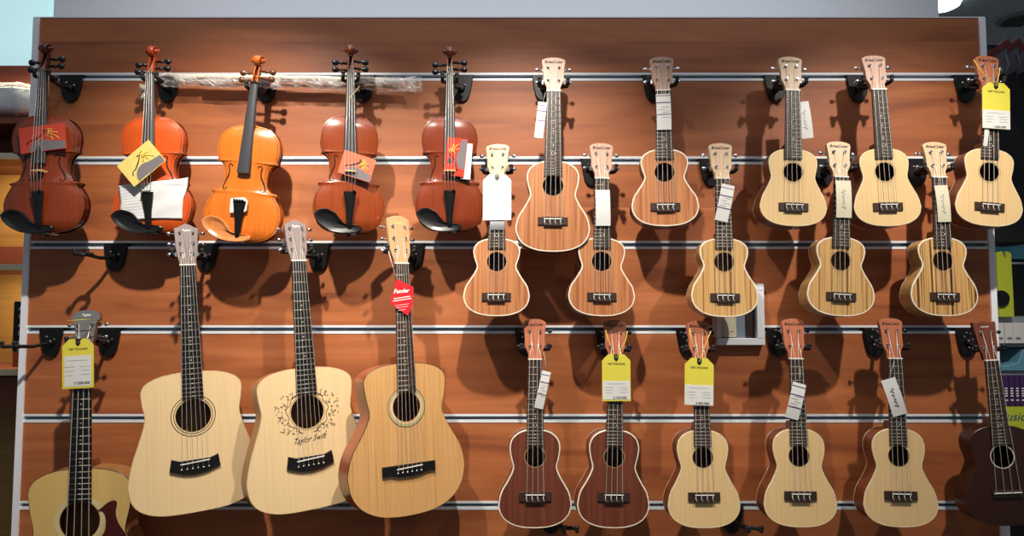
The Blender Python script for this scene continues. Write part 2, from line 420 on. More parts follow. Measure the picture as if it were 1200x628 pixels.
    for i, zf in enumerate(rows):
        for sgn in (-1, 1):
            px_, pz = sgn*hw*S.get('pegx', .46)*(1-.12*(len(rows)-1-i if zf < .5 else 0)*.5), hl*zf
            g = MB(); g.lathe((px_, -.002, pz), (0,-1,0), [(0,.0050),(.0018,.0050),(.0024,.0034),(.0080,.0032),(.009,.0022)], 12)
            edge = hw*.98
            g.box((sgn*(edge*.78), .0135, pz), (.014, .006, .013))
            xe = edge+.004
            g.tube([(sgn*edge*.8, .0125, pz), (sgn*(xe+.006), .0125, pz)], .0016, 8)
            t = g.build('tuning_machine', CHROME, hd)
            bt = MB(); R = .0062*S.get('btn', 1)
            bt.lathe((sgn*(xe+.004), .0125, pz), (sgn,0,0), [(0,.002),(.0012,R*.6),(.004,R),(.009,R*.95),(.0125,R*.6),(.0135,R*.2)], 12, .55)
            bt.build('tuning_button', S['btnm'], t)
            posts.append((sgn, Rt @ Vector((px_, -.0068, pz)) + Vector((0, .002, zn+.003))))
    # bridge
    bz = S['bridge']*U; bw_, bh = S['bw']*U, S['bh']*U; bt_ = .007*S.get('k', 1)
    br = MB()
    if S['bstyle'] == 'tie':
        br.prism([(-bw_/2,bz-bh*.62),(bw_/2,bz-bh*.62),(bw_/2,bz+bh*.38),(-bw_/2,bz+bh*.38)], -.0045, 0, .0008)
        br.prism([(-bw_*.31,bz-bh*.75),(bw_*.31,bz-bh*.75),(bw_*.31,bz+bh*.4),(-bw_*.31,bz+bh*.4)], -.008, -.004, .0008)
    elif S['bstyle'] == 'taylor':
        br.prism([(-bw_/2,bz-bh*.35),(-bw_*.24,bz-bh*.68),(0,bz-bh*.78),(bw_*.24,bz-bh*.68),(bw_/2,bz-bh*.35),(bw_*.46,bz+bh*.5),(bw_*.3,bz+bh*.3),(-bw_*.3,bz+bh*.3),(-bw_*.46,bz+bh*.5)], -.007, 0, .0012)
    elif S['bstyle'] == 'belly':
        br.prism([(-bw_/2,bz-bh*.5),(-bw_*.34,bz-bh*.5),(-bw_*.2,bz-bh*.72),(0,bz-bh*.78),(bw_*.2,bz-bh*.72),(bw_*.34,bz-bh*.5),(bw_/2,bz-bh*.5),(bw_/2,bz+bh*.42),(-bw_/2,bz+bh*.42)], -.007, 0, .0012)
    else:
        br.prism([(-bw_/2,bz-bh*.5),(bw_/2,bz-bh*.5),(bw_/2,bz+bh*.5),(-bw_/2,bz+bh*.5)], -.007, 0, .001)
    bro = br.build('bridge', S.get('bm', ROSEW), root)
    ysad = -.0105 if S['bstyle'] == 'tie' else -.0105
    sw = bw_*S.get('sadw', .6); sl = S.get('slant', 0)
    MB().box((0, (ysad-.003)/2, bz+bh*.12), (sw, abs(ysad)-.002, .0026), Matrix.Rotation(-sl, 3, 'Y')).build('saddle', BONE, bro)
    # strings
    n = S['strings']; sr = S.get('sr', .00075)
    for i in range(n):
        q = (i-(n-1)/2)/((n-1)/2)
        a = Vector((q*w0*.8, yt-.0022, zn+.001)); b_ = Vector((q*sw*.44, ysad-.0006, bz+bh*.12))
        half_n = n//2; sd = -1 if q < 0 else 1
        idx = i if q < 0 else n-1-i            # outermost string -> lowest post
        row = idx if idx < len(rows) else len(rows)-1
        cand = sorted([p for s_, p in posts if s_ == sd], key=lambda p: p.z)
        top_p = cand[row]
        pts = [b_+Vector((0,.004,-bh*.35)), b_, a, top_p+Vector((-sd*.003, 0, 0))]
        MB().tube(pts, sr*(1.25-.35*(i/(n-1))) if n == 6 else sr, 5).build('string', S.get('strm', STRINGM), root)
        if S['bstyle'] == 'tie':
            kx = q*sw*.44
            MB().tube([(kx-.0012, -.0085, bz+bh*.0), (kx-.0016, -.0098, bz-bh*.25), (kx+.0004, -.0098, bz-bh*.5), (kx+.0028, -.0085, bz-bh*.62)], .0010, 5).build('string_knot', BONE, bro)
        elif n == 6 or S['bstyle'] == 'taylor':
            MB().lathe((q*sw*.46, -.006, bz-bh*(.3-.02*0)), (0,-1,0), [(0,.0018),(.003,.0022),(.004,.001)], 8).build('bridge_pin', BONE, bro)
    return root, M

def sop(top, side, headm, **k):
    d = dict(total=200, body=89, lower=75, shape=(.60,.71,.27,.64,.82), depth=24, nut=157, fbend=77, hole=(62,11), bridge=23, fb=(16.5,20),
             headw=27, headshape='crown', pegs=(.32,.70), bw=33, bh=9, bstyle='tie', strings=4, top=top, side=side, bind=BINDW, bindw=1.3, neckm=MAHOS,
             headm=headm, btnm=CHROME, rosette=[(12.0,12.7,mat('rosette_brown', (176,140,96), .5))], logo=('BreeCuter', .0130, INK, .25, .86), backbind=True)
    d.update(k); return d
def con(top, side, headm, **k):
    d = sop(top, side, headm, total=244, body=114, lower=86, shape=(.605,.70,.25,.62,.80), depth=27, nut=196, fbend=95, hole=(82,12.5), bridge=37.5,
            fb=(16.5,21), headw=27.5, bw=38, bh=10.5, logo=('BreeCuter', .0130, INK, .25, .86))
    d.update(k); return d
PALE = mat('rosette_brown', (176,140,96), .5)
INST = {}
def place(key, name, label, cat, group, top, bot, spec, dt=.125, db=.15, yaw=0):
    INST[key] = (spec,)+fretted(name, label, cat, group, top, bot, dt, db, yaw, spec)

GU = 'ukuleles hanging on the slat wall'
# top row
place('u650','ukulele','mahogany ukulele in the top row with a lined strip dangling left of its neck','ukulele',GU,(649,66),(647.5,295),
      con(MAHO,MAHOS,PINKH,total=229,body=105,lower=84,shape=(.62,.71,.27,.63,.81),nut=186,fbend=87,hole=(76,11.7),bridge=36,bw=34,bh=9))
place('u779','ukulele','mahogany ukulele high on the wall with a lined white strip over its upper frets','ukulele',GU,(776,65),(780,265), sop(MAHO,MAHOS,PINKH), yaw=-4)
spr = dict(shape=(.665,.735,.26,.64,.82), dots=15.5, bindw=1.1, bind=mat('cream_binding', (226,208,170), .4))
place('u929','ukulele','spruce-topped top-row ukulele with a plain white tag sticking out right of its neck','ukulele',GU,(928,65),(930,265), sop(SPRUCE,MAHOS,MAPLEH,**spr))
place('u1037','ukulele','spruce-topped ukulele in the top row with no tag on it, leaning slightly','ukulele',GU,(1026,63.5),(1042,265), sop(SPRUCE,MAHOS,PINKH,**spr))
place('u1160','ukulele','spruce-topped ukulele over the right edge of the panel with a yellow tag','ukulele',GU,(1160,64),(1159,265), sop(SPRUCE,MAHOS,REDH,**spr))
# second row
place('u582','ukulele','small mahogany ukulele whose upper frets are covered by a large blank white tag','ukulele',GU,(583,168),(581.5,370.5), sop(MAHO,MAHOS,MAPLEH), yaw=-3)
place('u707','ukulele','small mahogany ukulele with a short blank white strip just under its headstock','ukulele',GU,(705.5,167),(705,370.5), sop(MAHO,MAHOS,PINKH), yaw=2)
zb = dict(shape=(.62,.73,.28,.65,.82))
place('u849','ukulele','zebra-striped ukulele hanging partly over the white square frame','ukulele',GU,(845.5,167),(850,371.5), sop(ZEBRA,ZEBRAS,MAPLEH,**zb))
place('u985','ukulele','zebra-striped ukulele with a straight cream strip, between two hanging spruce ukuleles','ukulele',GU,(985,165),(985.5,370.5), sop(ZEBRA,ZEBRAS,MAPLEH,**zb))
place('u1105','ukulele','zebra-striped ukulele with strong dark streaks, nearest the right edge of the panel','ukulele',GU,(1098,165.5),(1108,370.5), sop(ZEBRAD,ZEBRAS,MAPLEH,**zb))
# bottom row
place('u628','ukulele','dark mahogany ukulele with a lined white strip beside its neck','ukulele',GU,(627,374.5),(627,619), con(MAHOD,MAHOS,REDH,btnm=BLACKP), yaw=3)
place('u720','ukulele','dark mahogany ukulele with a yellow tag on its headstock','ukulele',GU,(722,375.5),(718.5,619), con(MAHOD,MAHOS,REDH,btnm=BLACKP), yaw=4)
sc = dict(dots=16.5, bind=mat('cream_binding', (226,208,170), .4), bindw=1.2, btnm=BLACKP, shape=(.615,.715,.24,.62,.80))
place('u823','ukulele','spruce-topped ukulele in the bottom row with a yellow tag on its headstock','ukulele',GU,(819,376.5),(826,619), con(SPRUCE,MAHOS,REDH,**sc), yaw=1)
place('u935','ukulele','spruce-topped ukulele in the bottom row with a purple-lined white strip','ukulele',GU,(931,374),(939,618), con(SPRUCE,MAHOS,REDH,**sc), yaw=0)
place('u1055','ukulele','spruce-topped ukulele in the bottom row with a handwritten white strip','ukulele',GU,(1046,373.5),(1057,618), con(SPRUCE,MAHOS,REDH,**sc), yaw=-2)
place('u1180','ukulele','almost black ukulele with a thin pale ring round its soundhole, at the lower right corner','ukulele',GU,(1156,376.5),(1184,616),
      con(SAPELE,SAPELE,wood('dark_red_headstock', [(96,48,34),(118,62,44),(106,54,38)], (80,40,5), rough=.4),total=244,body=118,lower=96,shape=(.66,.76,.26,.64,.81),bind=SAPELE,bindw=.6,
          hole=(81,12.5),rosette=[(13.2,14.2,BINDW)],bridge=38,bw=34,bh=8,bstyle='bar',sadw=.95,headshape='wing',btnm=BLACKP,backbind=False,
          logo=('CORDOBA', .0052, INKW, 0, .84)), dt=.13, db=.15, yaw=-3)
# guitars
GG = 'steel-string guitars on the lower left of the slat wall'
tay = dict(total=338, body=161, lower=135, shape=(.735,.785,.27,.70,.865,.7), depth=33, nut=287, fbend=130, hole=(110,19), bridge=55, fb=(17.5,23.5), headw=27, headshape='notch',
           pegs=(.28,.53,.79), pegx=.52, bw=54, bh=16, bstyle='taylor', strings=6, top=SPRUCEP, side=wood('sapele_side', [(128,84,48),(156,106,64),(142,94,54)], (60,60,5), rough=.4, coat=.1), bind=mat('thin_edge', (196,164,118), .5), bindw=.6,
           neckm=MAHOS, headm=GREYH, btnm=CHROME, sadw=.58, slant=.06, bm=EBONY, fbm=EBONY, strm=STEEL, sr=.0006, logo=('Taylor', .0095, INKW, .2, .84),
           marks=((5,0),(7,0),(9,0),(12,0)))
a = dict(tay, lower=137); a['rosette'] = [(20.3,21.0,BINDB),(23.2,24.0,BINDB)]
place('g220','acoustic_guitar','plain pale-topped guitar with a grey headstock and a black ring round its soundhole','guitar',GG,(218,262),(231,600), a, dt=.15, db=.185, yaw=28)
b = dict(tay, lower=140); b['rosette'] = [(19.6,20.8,mat('tan_ring', (186,152,104), .5))]
place('g350','acoustic_guitar','pale-topped guitar with dark vine ornament and a signature under its soundhole','guitar',GG,(347,257),(367,597), b, dt=.14, db=.19, yaw=32)
f = dict(tay, total=352, body=174, lower=145, shape=(.63,.71,.31,.68,.875,.1), depth=36, nut=292, fbend=140, hole=(123,17), bridge=53, headw=29, headshape='crest', pegs=(.27,.52,.77),
         bw=66, bh=12, bstyle='belly', top=CEDAR, side=wood('red_side', [(130,66,42),(152,82,54),(140,72,46)], (60,60,5), rough=.35, coat=.3), bind=BINDB, bindw=.35, headm=TANH,
         rosette=[(18.6,19.4,BINDW),(20.0,22.6,mat('rosette_weave', (176,168,128), .5, noise=.35, nscale=900)),(23.0,23.5,BINDB)], fbm=ROSEW, sadw=.48, logo=('Fender', .011, INKG, .35, .84))
place('g472','acoustic_guitar','brown-topped guitar with a straight-grained top and a red tag hanging from its pegs','guitar',GG,(468.5,252),(481,604), f, dt=.145, db=.20, yaw=32)
g = dict(tay, total=364, body=177, lower=158, shape=(.66,.75,.29,.60,.84), depth=36, nut=313, fbend=137, hole=(116,23), bridge=48, fb=(20,27), headw=33, headshape='mini', pegs=(.36,.66), pegx=.5,
         strings=4, top=SPRUCEY, bind=BINDB, bindw=.5, headm=MAHOS, face=GREYP, rosette=[(24.4,26.4,mat('rosette_cream', (206,196,160), .4)),(27.0,28.6,mat('rosette_cream', (206,196,160), .4))],
         sr=.0011, logo=('Taylor', .0105, INKW, .2, .88))
place('g96','acoustic_guitar','amber-topped bass guitar with four strings and dark pickguard, cut off at the lower left','guitar',GG,(98.5,364),(91,730), g, dt=.13, db=.15, yaw=4)
r = INST['g96'][1]
pg = [(19,126),(34,137),(42,136),(41,124),(44,112),(56,92),(50,80),(36,82),(24,92),(29,104),(29.5,117),(26,125)]
MB().prism([(x*U, z*U) for x, z in catmull(pg+[pg[0]], 4)[:-1]], -.0012, -.0003, .0002).build('pickguard', mat('tortoise_pickguard', (70,26,22), .2, coat=.5, noise=.4, nscale=50), r)

# vine ornament + signature on the second guitar
r = INST['g350'][1]; zc = 110*U; vm = MB()
def curl(cx, cz, r0, a0, turns, sgn, s1=1):
    return [(cx+s1*(r0*(1-.75*t/12))*math.cos(a0+sgn*turns*2*PI*t/12), -.0009, cz+(r0*(1-.75*t/12))*math.sin(a0+sgn*turns*2*PI*t/12)) for t in range(13)]
for s1 in (-1, 1):
    stem = [(s1*math.cos(a_)*(23.5+1.6*math.sin(a_*9))*U, -.0009, zc+math.sin(a_)*(23+1.6*math.sin(a_*9))*U) for a_ in [math.radians(-75+i*10) for i in range(15)]]
    vm.tube(stem, .0008, 4)
    for i in range(9):
        a_ = math.radians(-62+i*15); rr = 26.5+(i % 3)*3.6
        if abs(math.degrees(a_)) > 52: rr = 26
        vm.tube(curl(s1*math.cos(a_)*rr*U, zc+math.sin(a_)*(rr-3)*U, (3.6-(i%2)*1.2)*U, a_, .6, 1 if i % 2 else -1, s1), [.0006]*12+[.0014], 4)
    for i in range(38):
        a_ = math.radians(-58+i*3.1+random.uniform(-3,3)); rr = random.uniform(25, 31+7*math.cos(math.radians(-58+i*3.1)))
        cx, cz = s1*math.cos(a_)*rr*U, zc+math.sin(a_)*(rr-3)*U; b_ = random.uniform(0, PI)
        vm.prism([(cx+math.cos(b_+q)*l*.0030, cz+math.sin(b_+q)*l*.0030) for q, l in ((0,1),(PI/2,.4),(PI,1),(1.5*PI,.4))], -.0012, -.0004)
vm.build('vine_ornament', INK, r)
lettering('signature', 'Taylor Swift', .025, INK, r, (0, -.0008, 79*U), .6, .82, -.06)

# ------------------------------------------------------------------ violins
VU = .60/217                      # full violin: 217 units = 60 cm
VH = [(0,0),(14,0.3),(27,4),(36,12),(40.2,24),(41,33),(38.5,43),(34.5,50.5),(33.2,53.5),(35.5,56.3),(33.5,57.6),(28,59.3),(24.2,63.5),(22.5,70.5),(22.6,79),(24.6,86),(28.8,90.8),(32.4,91.6),(31.4,94.0),(32.0,98),
      (33.2,106),(32.2,116),(28.5,124.5),(21.5,131),(13,134.2),(6,135.2),(0,135.3)]
FINE = mat('fine_tuner', (30,30,32), .3, .6)
def violin(key, label, top, bot, vcol, wf, yaw=0, dt=.13, db=.12, chin=None, strings=True, fbl=1.0, bridge=True, roll_head=0, back=None):
    M = frame(top, bot, dt, db, yaw, 217*VU)
    root = empty('violin', M, label, 'violin', 'violins along the top left of the slat wall')
    base, dark = vcol
    vm_ = wood('varnish_'+key, [dark, base, tuple(min(255, int(c*1.08)) for c in base), base], (150,60,3), rough=.3, coat=.8, fine=((500,100,3), .07), coatr=.07, lo=.2, hi=.75)
    rib = wood('varnish_rib_'+key, [tuple(int(c*.8) for c in dark), dark, base], (60,60,60), rough=.3, coat=.8, coatr=.08)
    neckv = wood('varnish_neck_'+key, [dark, base], (90,60,12), rough=.3, coat=.6)
    k = VU
    half = [(x*k*wf, z*k) for x, z in catmull(VH, 4)]
    Lb = 135.3*k
    def arch(x, z, w):
        if w < 1e-5: return 0
        q = min(1, abs(x)/w); e = min(1, z/(16*k), (Lb-z)/(16*k)); e = max(0, e)
        return .0155*(max(0, 1-q**2.4))**1.1*(math.sin(e*PI/2)**.8)*min(1, .75+.25*w/(38*k))
    def width(z):
        for i in range(len(half)-1):
            if half[i][1] <= z <= half[i+1][1]:
                t = (z-half[i][1])/max(1e-9, half[i+1][1]-half[i][1]); return half[i][0]+(half[i+1][0]-half[i][0])*t
        return 0
    nc = 26
    def platem(y0, sgn, th=.0035):
        m = MB(); rows = half; vs = []
        for (w, z) in rows:
            for j in range(nc+1):
                x = w*math.sin(PI/2*(-1+2*j/nc)); vs.append((x, y0+sgn*arch(x, z, w), z))
        fs = [(i*(nc+1)+j, i*(nc+1)+j+1, (i+1)*(nc+1)+j+1, (i+1)*(nc+1)+j) for i in range(len(rows)-1) for j in range(nc)]
        m.add(vs, fs, True)
        o = [(x, z) for x, z in mirror(half)]
        m.strip([(x, y0, z) for x, z in o], [(x, y0-sgn*th, z) for x, z in o], True)
        return m
    platem(0, -1).build('top_plate', vm_, root)
    rd = 31*U*.42
    rd = .031
    o = mirror(half); o = o if sum(o[i][0]*o[(i+1)%len(o)][1]-o[(i+1)%len(o)][0]*o[i][1] for i in range(len(o))) > 0 else o[::-1]
    oi = offset(o, .0028)
    rb = MB(); rb.strip([(x, .001, z) for x, z in oi], [(x, rd+.002, z) for x, z in oi], True); rb.build('rib', rib, root)
    platem(rd+.0045, 1).build('back_plate', rib, root)
    # purfling: fine dark line just inside the edge
    op = offset(o, .005); pts = []
    for x, z in op:
        pts.append((x, -arch(x, z, width(z))-.0002, z))
    pf = MB(); pf.tube(pts+[pts[0]], .0006, 4, False); pf.build('purfling', INK, root)
    # f holes
    for sgn in (-1, 1):
        fpts = [(13.0,86.5),(15.4,88.6),(17.2,86.2),(16.4,82),(16.8,76),(19.4,69.5),(21.6,63.5),(21.4,59.2),(18.6,58.4),(17.8,61.2)]
        fpts = catmull(fpts, 4); f3 = []; rr = []
        for i, (x, z) in enumerate(fpts):
            X = sgn*(x+.5)*k*wf; Z = z*k; f3.append((X, -arch(X, Z, width(Z))-.0003, Z)); u_ = i/(len(fpts)-1); rr.append(.0009+.0014*math.sin(PI*u_))
        rr[0] = rr[1] = .0022; rr[-1] = rr[-2] = .0026
        fm_ = MB(); fm_.tube(f3, rr, 6); o_ = fm_.build('f_hole', mat('f_hole_dark', (16,8,6), .8), root)
    # neck + fingerboard
    zn = 184*k; zf = (78+(1-fbl)*10)*k; z0 = Lb
    nk = MB(); rings = []; seg = 10
    for z, w, y0, dd in ((z0-.002, .0135, -.004, .034), (z0+.012, .0125, -.0065, .022), ((z0+zn)/2, .0118, -.008, .015), (zn, .0108, -.009, .014)):
        rings.append([(w*math.cos(PI*i/seg), y0+dd*math.sin(PI*i/seg), z) for i in range(seg+1)])
    for i in range(3): nk.strip(rings[i], rings[i+1], True, False)
    nk.strip([q[0] for q in rings], [q[-1] for q in rings], False, False)
    nk.build('neck', neckv, root)
    fbm = MB(); A = []
    def fby(z): return -.010-.0135*(zn-z)/(zn-zf)
    for z, w in ((zf, .0205), (z0, .0165), (zn, .0122)):
        A.append([(w*math.sin(PI/2*q/6)*1.0, fby(z)-.0055*math.cos(PI/2*q/6), z) for q in range(-6, 7)]+[(w, fby(z)+.003, z), (-w, fby(z)+.003, z)])
    for i in range(2): fbm.strip(A[i], A[i+1], True)
    for Rr in (A[0], A[2]):
        n_ = len(fbm.v); fbm.v += Rr; fbm.f.append(tuple(range(n_, n_+len(Rr)))); fbm.sm.append(False)
    fbm.build('fingerboard', FBV, root)
    MB().box((0, -.0145, zn+.002), (.0235, .008, .004)).build('nut', EBONY, root)
    # pegbox and scroll, side pieces leave the box open
    sc_ = MB()
    for sgn in (-1, 1):
        xs = .0098
        sd_ = [(zn+.002, -.013, .010), (zn+.03, -.0075, .016), (zn+.058, .001, .018), (zn+.070, .002, .016)]
        for i in range(3):
            za, ya, da = sd_[i]; zb_, yb_, db_ = sd_[i+1]; xa, xb = xs-.0010*i, xs-.0010*(i+1); t_ = .0032
            vs = [(sgn*xa, ya, za), (sgn*(xa-t_), ya, za), (sgn*(xa-t_), ya+da, za), (sgn*xa, ya+da, za), (sgn*xb, yb_, zb_), (sgn*(xb-t_), yb_, zb_), (sgn*(xb-t_), yb_+db_, zb_), (sgn*xb, yb_+db_, zb_)]
            sc_.add(vs, [(0,1,5,4),(1,2,6,5),(2,3,7,6),(3,0,4,7),(0,3,2,1),(4,5,6,7)])
    sc_.add([(-.008, .0015, zn+.002), (.008, .0015, zn+.002), (.006, .0175, zn+.066), (-.006, .0175, zn+.066), (-.008, .006, zn+.002), (.008, .006, zn+.002), (.006, .021, zn+.066), (-.006, .021, zn+.066)],
            [(0,1,2,3),(4,7,6,5),(0,4,5,1),(2,6,7,3),(0,3,7,4),(1,5,6,2)])
    # spiral volute, wider towards its eye
    cy, cz = .004, zn+.079; R0 = .0165; n_ = 40; prev = None
    for i in range(n_+1):
        t = i/n_; a_ = -2.3 - t*2*PI*1.45; a_ = math.radians(-20)+0 - 0
        ang_ = math.radians(250) - t*2*PI*1.5
        R_ = R0*(1-.80*t); th = .0062*(1-.62*t); hw_ = .0085+.0145*t**.9
        c_, s_ = math.cos(ang_), math.sin(ang_)
        sec = [(sx*hw_, cy-(R_+q*th)*c_*-1, cz+(R_+q*th)*s_) for sx, q in ((-1,-.5),(1,-.5),(1,.5),(-1,.5))]
        if prev: sc_.strip(prev, sec, True)
        prev = sec
    sc_.lathe((-.0245, cy, cz), (1,0,0), [(0,.0022),(.002,.0044),(.047,.0044),(.049,.0022)], 12)
    so = sc_.build('scroll', neckv, root)
    for i, (zz, sgn) in enumerate(((.012,-1),(.022,1),(.036,-1),(.046,1))):
        y_ = -.0045+.0125*(zz/.058)*.9+.006
        pg_ = MB(); pg_.lathe((-sgn*.011, y_, zn+zz), (sgn,0,0), [(0,.0034),(.036,.0044),(.037,.0064),(.040,.0064),(.041,.0040),(.046,.0038),(.050,.0072),(.057,.0105),(.064,.0094),(.068,.0042)], 12, .72)
        pg_.build('tuning_peg', EBONY if key != 'v3' else mat('brown_peg', (96,52,26), .35, coat=.3), root)
    # bridge
    zb_ = 69*k; top_y = -.040
    if bridge:
        bo = [(-.0205,-.0105),(-.0125,-.0120),(-.008,-.018),(-.011,-.021),(-.0185,-.023),(-.0195,-.028),(-.0165,-.036),(-.008,-.0395),(0,-.0405),(.008,-.0395),(.0165,-.036),(.0195,-.028),(.0185,-.023),(.011,-.021),(.008,-.018),(.0125,-.0120),(.0205,-.0105),(.0205,-.0150),(.0,-.0178),(-.0205,-.0150)]
        bo = [(-.0205,-.0135),(-.0125,-.0145),(-.009,-.020),(-.019,-.024),(-.019,-.031),(-.0165,-.0365),(-.008,-.0395),(0,-.0405),(.008,-.0395),(.0165,-.0365),(.019,-.031),(.019,-.024),(.009,-.020),(.0125,-.0145),(.0205,-.0135),(.0205,-.0125),(-.0205,-.0125)]
        m = MB(); n_ = len(bo); f0 = [(x, y, zb_-.002) for x, y in bo]; f1 = [(x, y, zb_+.0022) for x, y in bo]
        m.strip(f0, f1); m.add(f0, [tuple(range(n_))]); m.add(f1, [tuple(reversed(range(n_)))]); m.build('bridge', mat('bridge_maple', (206,160,112), .5), root)
    # tailpiece
    zt0, zt1 = 5*k, 46*k
    tp = MB(); rings = []
    for z, w, y in ((zt0, .0072, -.019), (zt0+.012, .0085, -.0215), ((zt0+zt1)/2, .0120, -.026), (zt1-.004, .0195, -.031), (zt1, .0200, -.0310)):
        rings.append([(w*math.sin(PI/2*q/4), y-.005*math.cos(PI/2*q/4), z) for q in range(-4, 5)]+[(w, y+.003, z), (-w, y+.003, z)])
    for i in range(4): tp.strip(rings[i], rings[i+1], True)
    for Rr in (rings[0], rings[-1]): n_ = len(tp.v); tp.v += Rr; tp.f.append(tuple(range(n_, n_+len(Rr)))); tp.sm.append(False)
    to = tp.build('tailpiece', EBONY, root)
    MB().tube([(0, -.018, zt0+.002), (0, -.010, 0), (0, .012, -.004)], .0018, 6).build('tail_gut', EBONY, root)
    for i in range(4 if key in ('v2','v3') else 1):
        xx = (i-1.5)*.0085 if key in ('v2','v3') else .012
        MB().lathe((xx, -.034, zt1-.006), (0,-.6,.8), [(0,.0022),(.006,.0022),(.0065,.0034),(.010,.0034)], 8).build('fine_tuner', FINE if key != 'v2' else CHROME, to)
    MB().lathe((0, .016, .002), (0,0,-1), [(0,.006),(.004,.0075),(.009,.0065),(.012,.003)], 12).build('end_button', EBONY, root)
    # chin rest on the left
    cm = chin or EBONY
    cr_ = catmull([(-39.5,20),(-34.5,25),(-27,26.5),(-17,22.5),(-10,14.5),(-5,9.5),(4,8),(12,7.2),(14,4),(10,.5),(0,-1),(-10,-1),(-21,1.5),(-31,7.5),(-37,14),(-39.5,20)], 5)[:-1]
    ch = MB(); n_ = len(cr_)
    cx_, cz_ = -21, 12
    ringsC = []
    for q, yy in ((1.0, -.012), (1.0, -.021), (.95, -.0235), (.86, -.0225), (.6, -.0185), (.3, -.0165)):
        ringsC.append([((cx_+(x-cx_)*q)*k*wf, yy, (cz_+(z-cz_)*q)*k) for x, z in cr_])
    for i in range(len(ringsC)-1): ch.strip(ringsC[i], ringsC[i+1], True)
    n0 = len(ch.v)-n_; ch.v.append((cx_*k*wf, -.0160, cz_*k)); c0 = len(ch.v)-1
    for i in range(n_): ch.f.append((n0+i, n0+(i+1) % n_, c0)); ch.sm.append(True)
    cho = ch.build('chin_rest', cm, root)
    MB().box((.012, .014, -.0025), (.018, .05, .003)).build('chin_rest_clamp', CHROME, cho)
    if strings:
        for i in range(4):
            q = (i-1.5)/1.5
            pts = [(q*.0125, -.0362, zt1-.002), (q*.0165, top_y-.0008+abs(q)*.0035, zb_), (q*.0085, -.0188, zn+.002), (q*.004, -.004+i*.0008, zn+.014+i*.010)]
            MB().tube(pts, .00062, 5).build('string', STEEL, root)
    INST[key] = (dict(nut=184, total=217, fb=(9,9), u=k), root, M)
    return root, M, arch, width

v1 = violin('v1', 'dark red-brown violin at the far left, overlapping the panel edge, red card under its strings', (53,52), (51,273), ((120,48,18),(80,28,14)), 1.12, yaw=0)
v2 = violin('v2', 'glossy orange violin with white packing paper across its lower body and a tilted yellowish card', (178,55), (178,273), ((196,78,22),(166,56,14)), 1.10, db=.105, dt=.12)
v3 = violin('v3', 'light orange violin without strings, leaning, with a pale wooden chin rest', (303,66), (280,283), ((208,108,32),(190,90,22)), 1.08, strings=False, bridge=False, chin=wood('maple_chin', [(196,116,58),(216,140,84)], (40,40,60), rough=.2, coat=.6))
v4 = violin('v4', 'brown violin turned to show its left side, a tilted pinkish card on its strings', (411,54), (409,273), ((130,55,18),(92,34,13)), .98, yaw=17, db=.125)
v5 = violin('v5', 'brown violin nearest the ukuleles, with a red upright card and white slip on its strings', (527,56), (527,271), ((116,46,17),(80,28,12)), .99, yaw=5)

# ------------------------------------------------------------------ slat wall
RAILS = [W(600, y).z for y in (90, 188, 287, 386, 490, 592)]
RAILS += [RAILS[-1]-.263, RAILS[-1]-.526]
ZTOP = W(600, 21).z; XL = W(35, 314).x; XR = W(1158.5, 314).x
RH = .013
wb = MB(); zt = ZTOP
for z in RAILS+[None]:
    lo = z+RH if z else .05
    wb.box(((XL+XR)/2, .010, (zt+lo)/2), (XR-XL, .020, zt-lo)); zt = (z-RH) if z else 0
struct(wb.build('wall_back', LAM))
struct(MB().box(((XL+XR)/2, .027, (ZTOP+.05)/2), (XR-XL, .012, ZTOP-.05)).build('wall_backing', mat('brown_core', (70,40,28), .7)))
for i, z in enumerate(RAILS):
    m = MB(); w = XR-XL; cx = (XL+XR)/2
    m.box((cx, .0085, z+.0094), (w, .0195, .0066)); m.box((cx, .0085, z-.0088), (w, .0195, .0078))
    m.box((cx, .0180, z), (w, .004, .02))
    struct(m.build('trim_%d' % (i+1), ALU))
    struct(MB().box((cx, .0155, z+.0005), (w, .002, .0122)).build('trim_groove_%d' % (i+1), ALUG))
TW = .0185
struct(MB().box((XL-TW/2, .012, ZTOP/2+.002), (TW, .036, ZTOP-.004)).build('trim_left', TRIM))
struct(MB().box((XR+TW/2, .012, ZTOP/2+.002), (TW, .036, ZTOP-.004)).build('trim_right', TRIM))
struct(MB().box(((XL+XR)/2, .013, ZTOP+.0015), (XR-XL+.036, .03, .003)).build('trim_top', TRIM))
struct(MB().box((0, -1.0, -.02), (9, 9, .04)).build('floor', mat('grey_floor', (120,112,104), .35, noise=.1, nscale=4)))

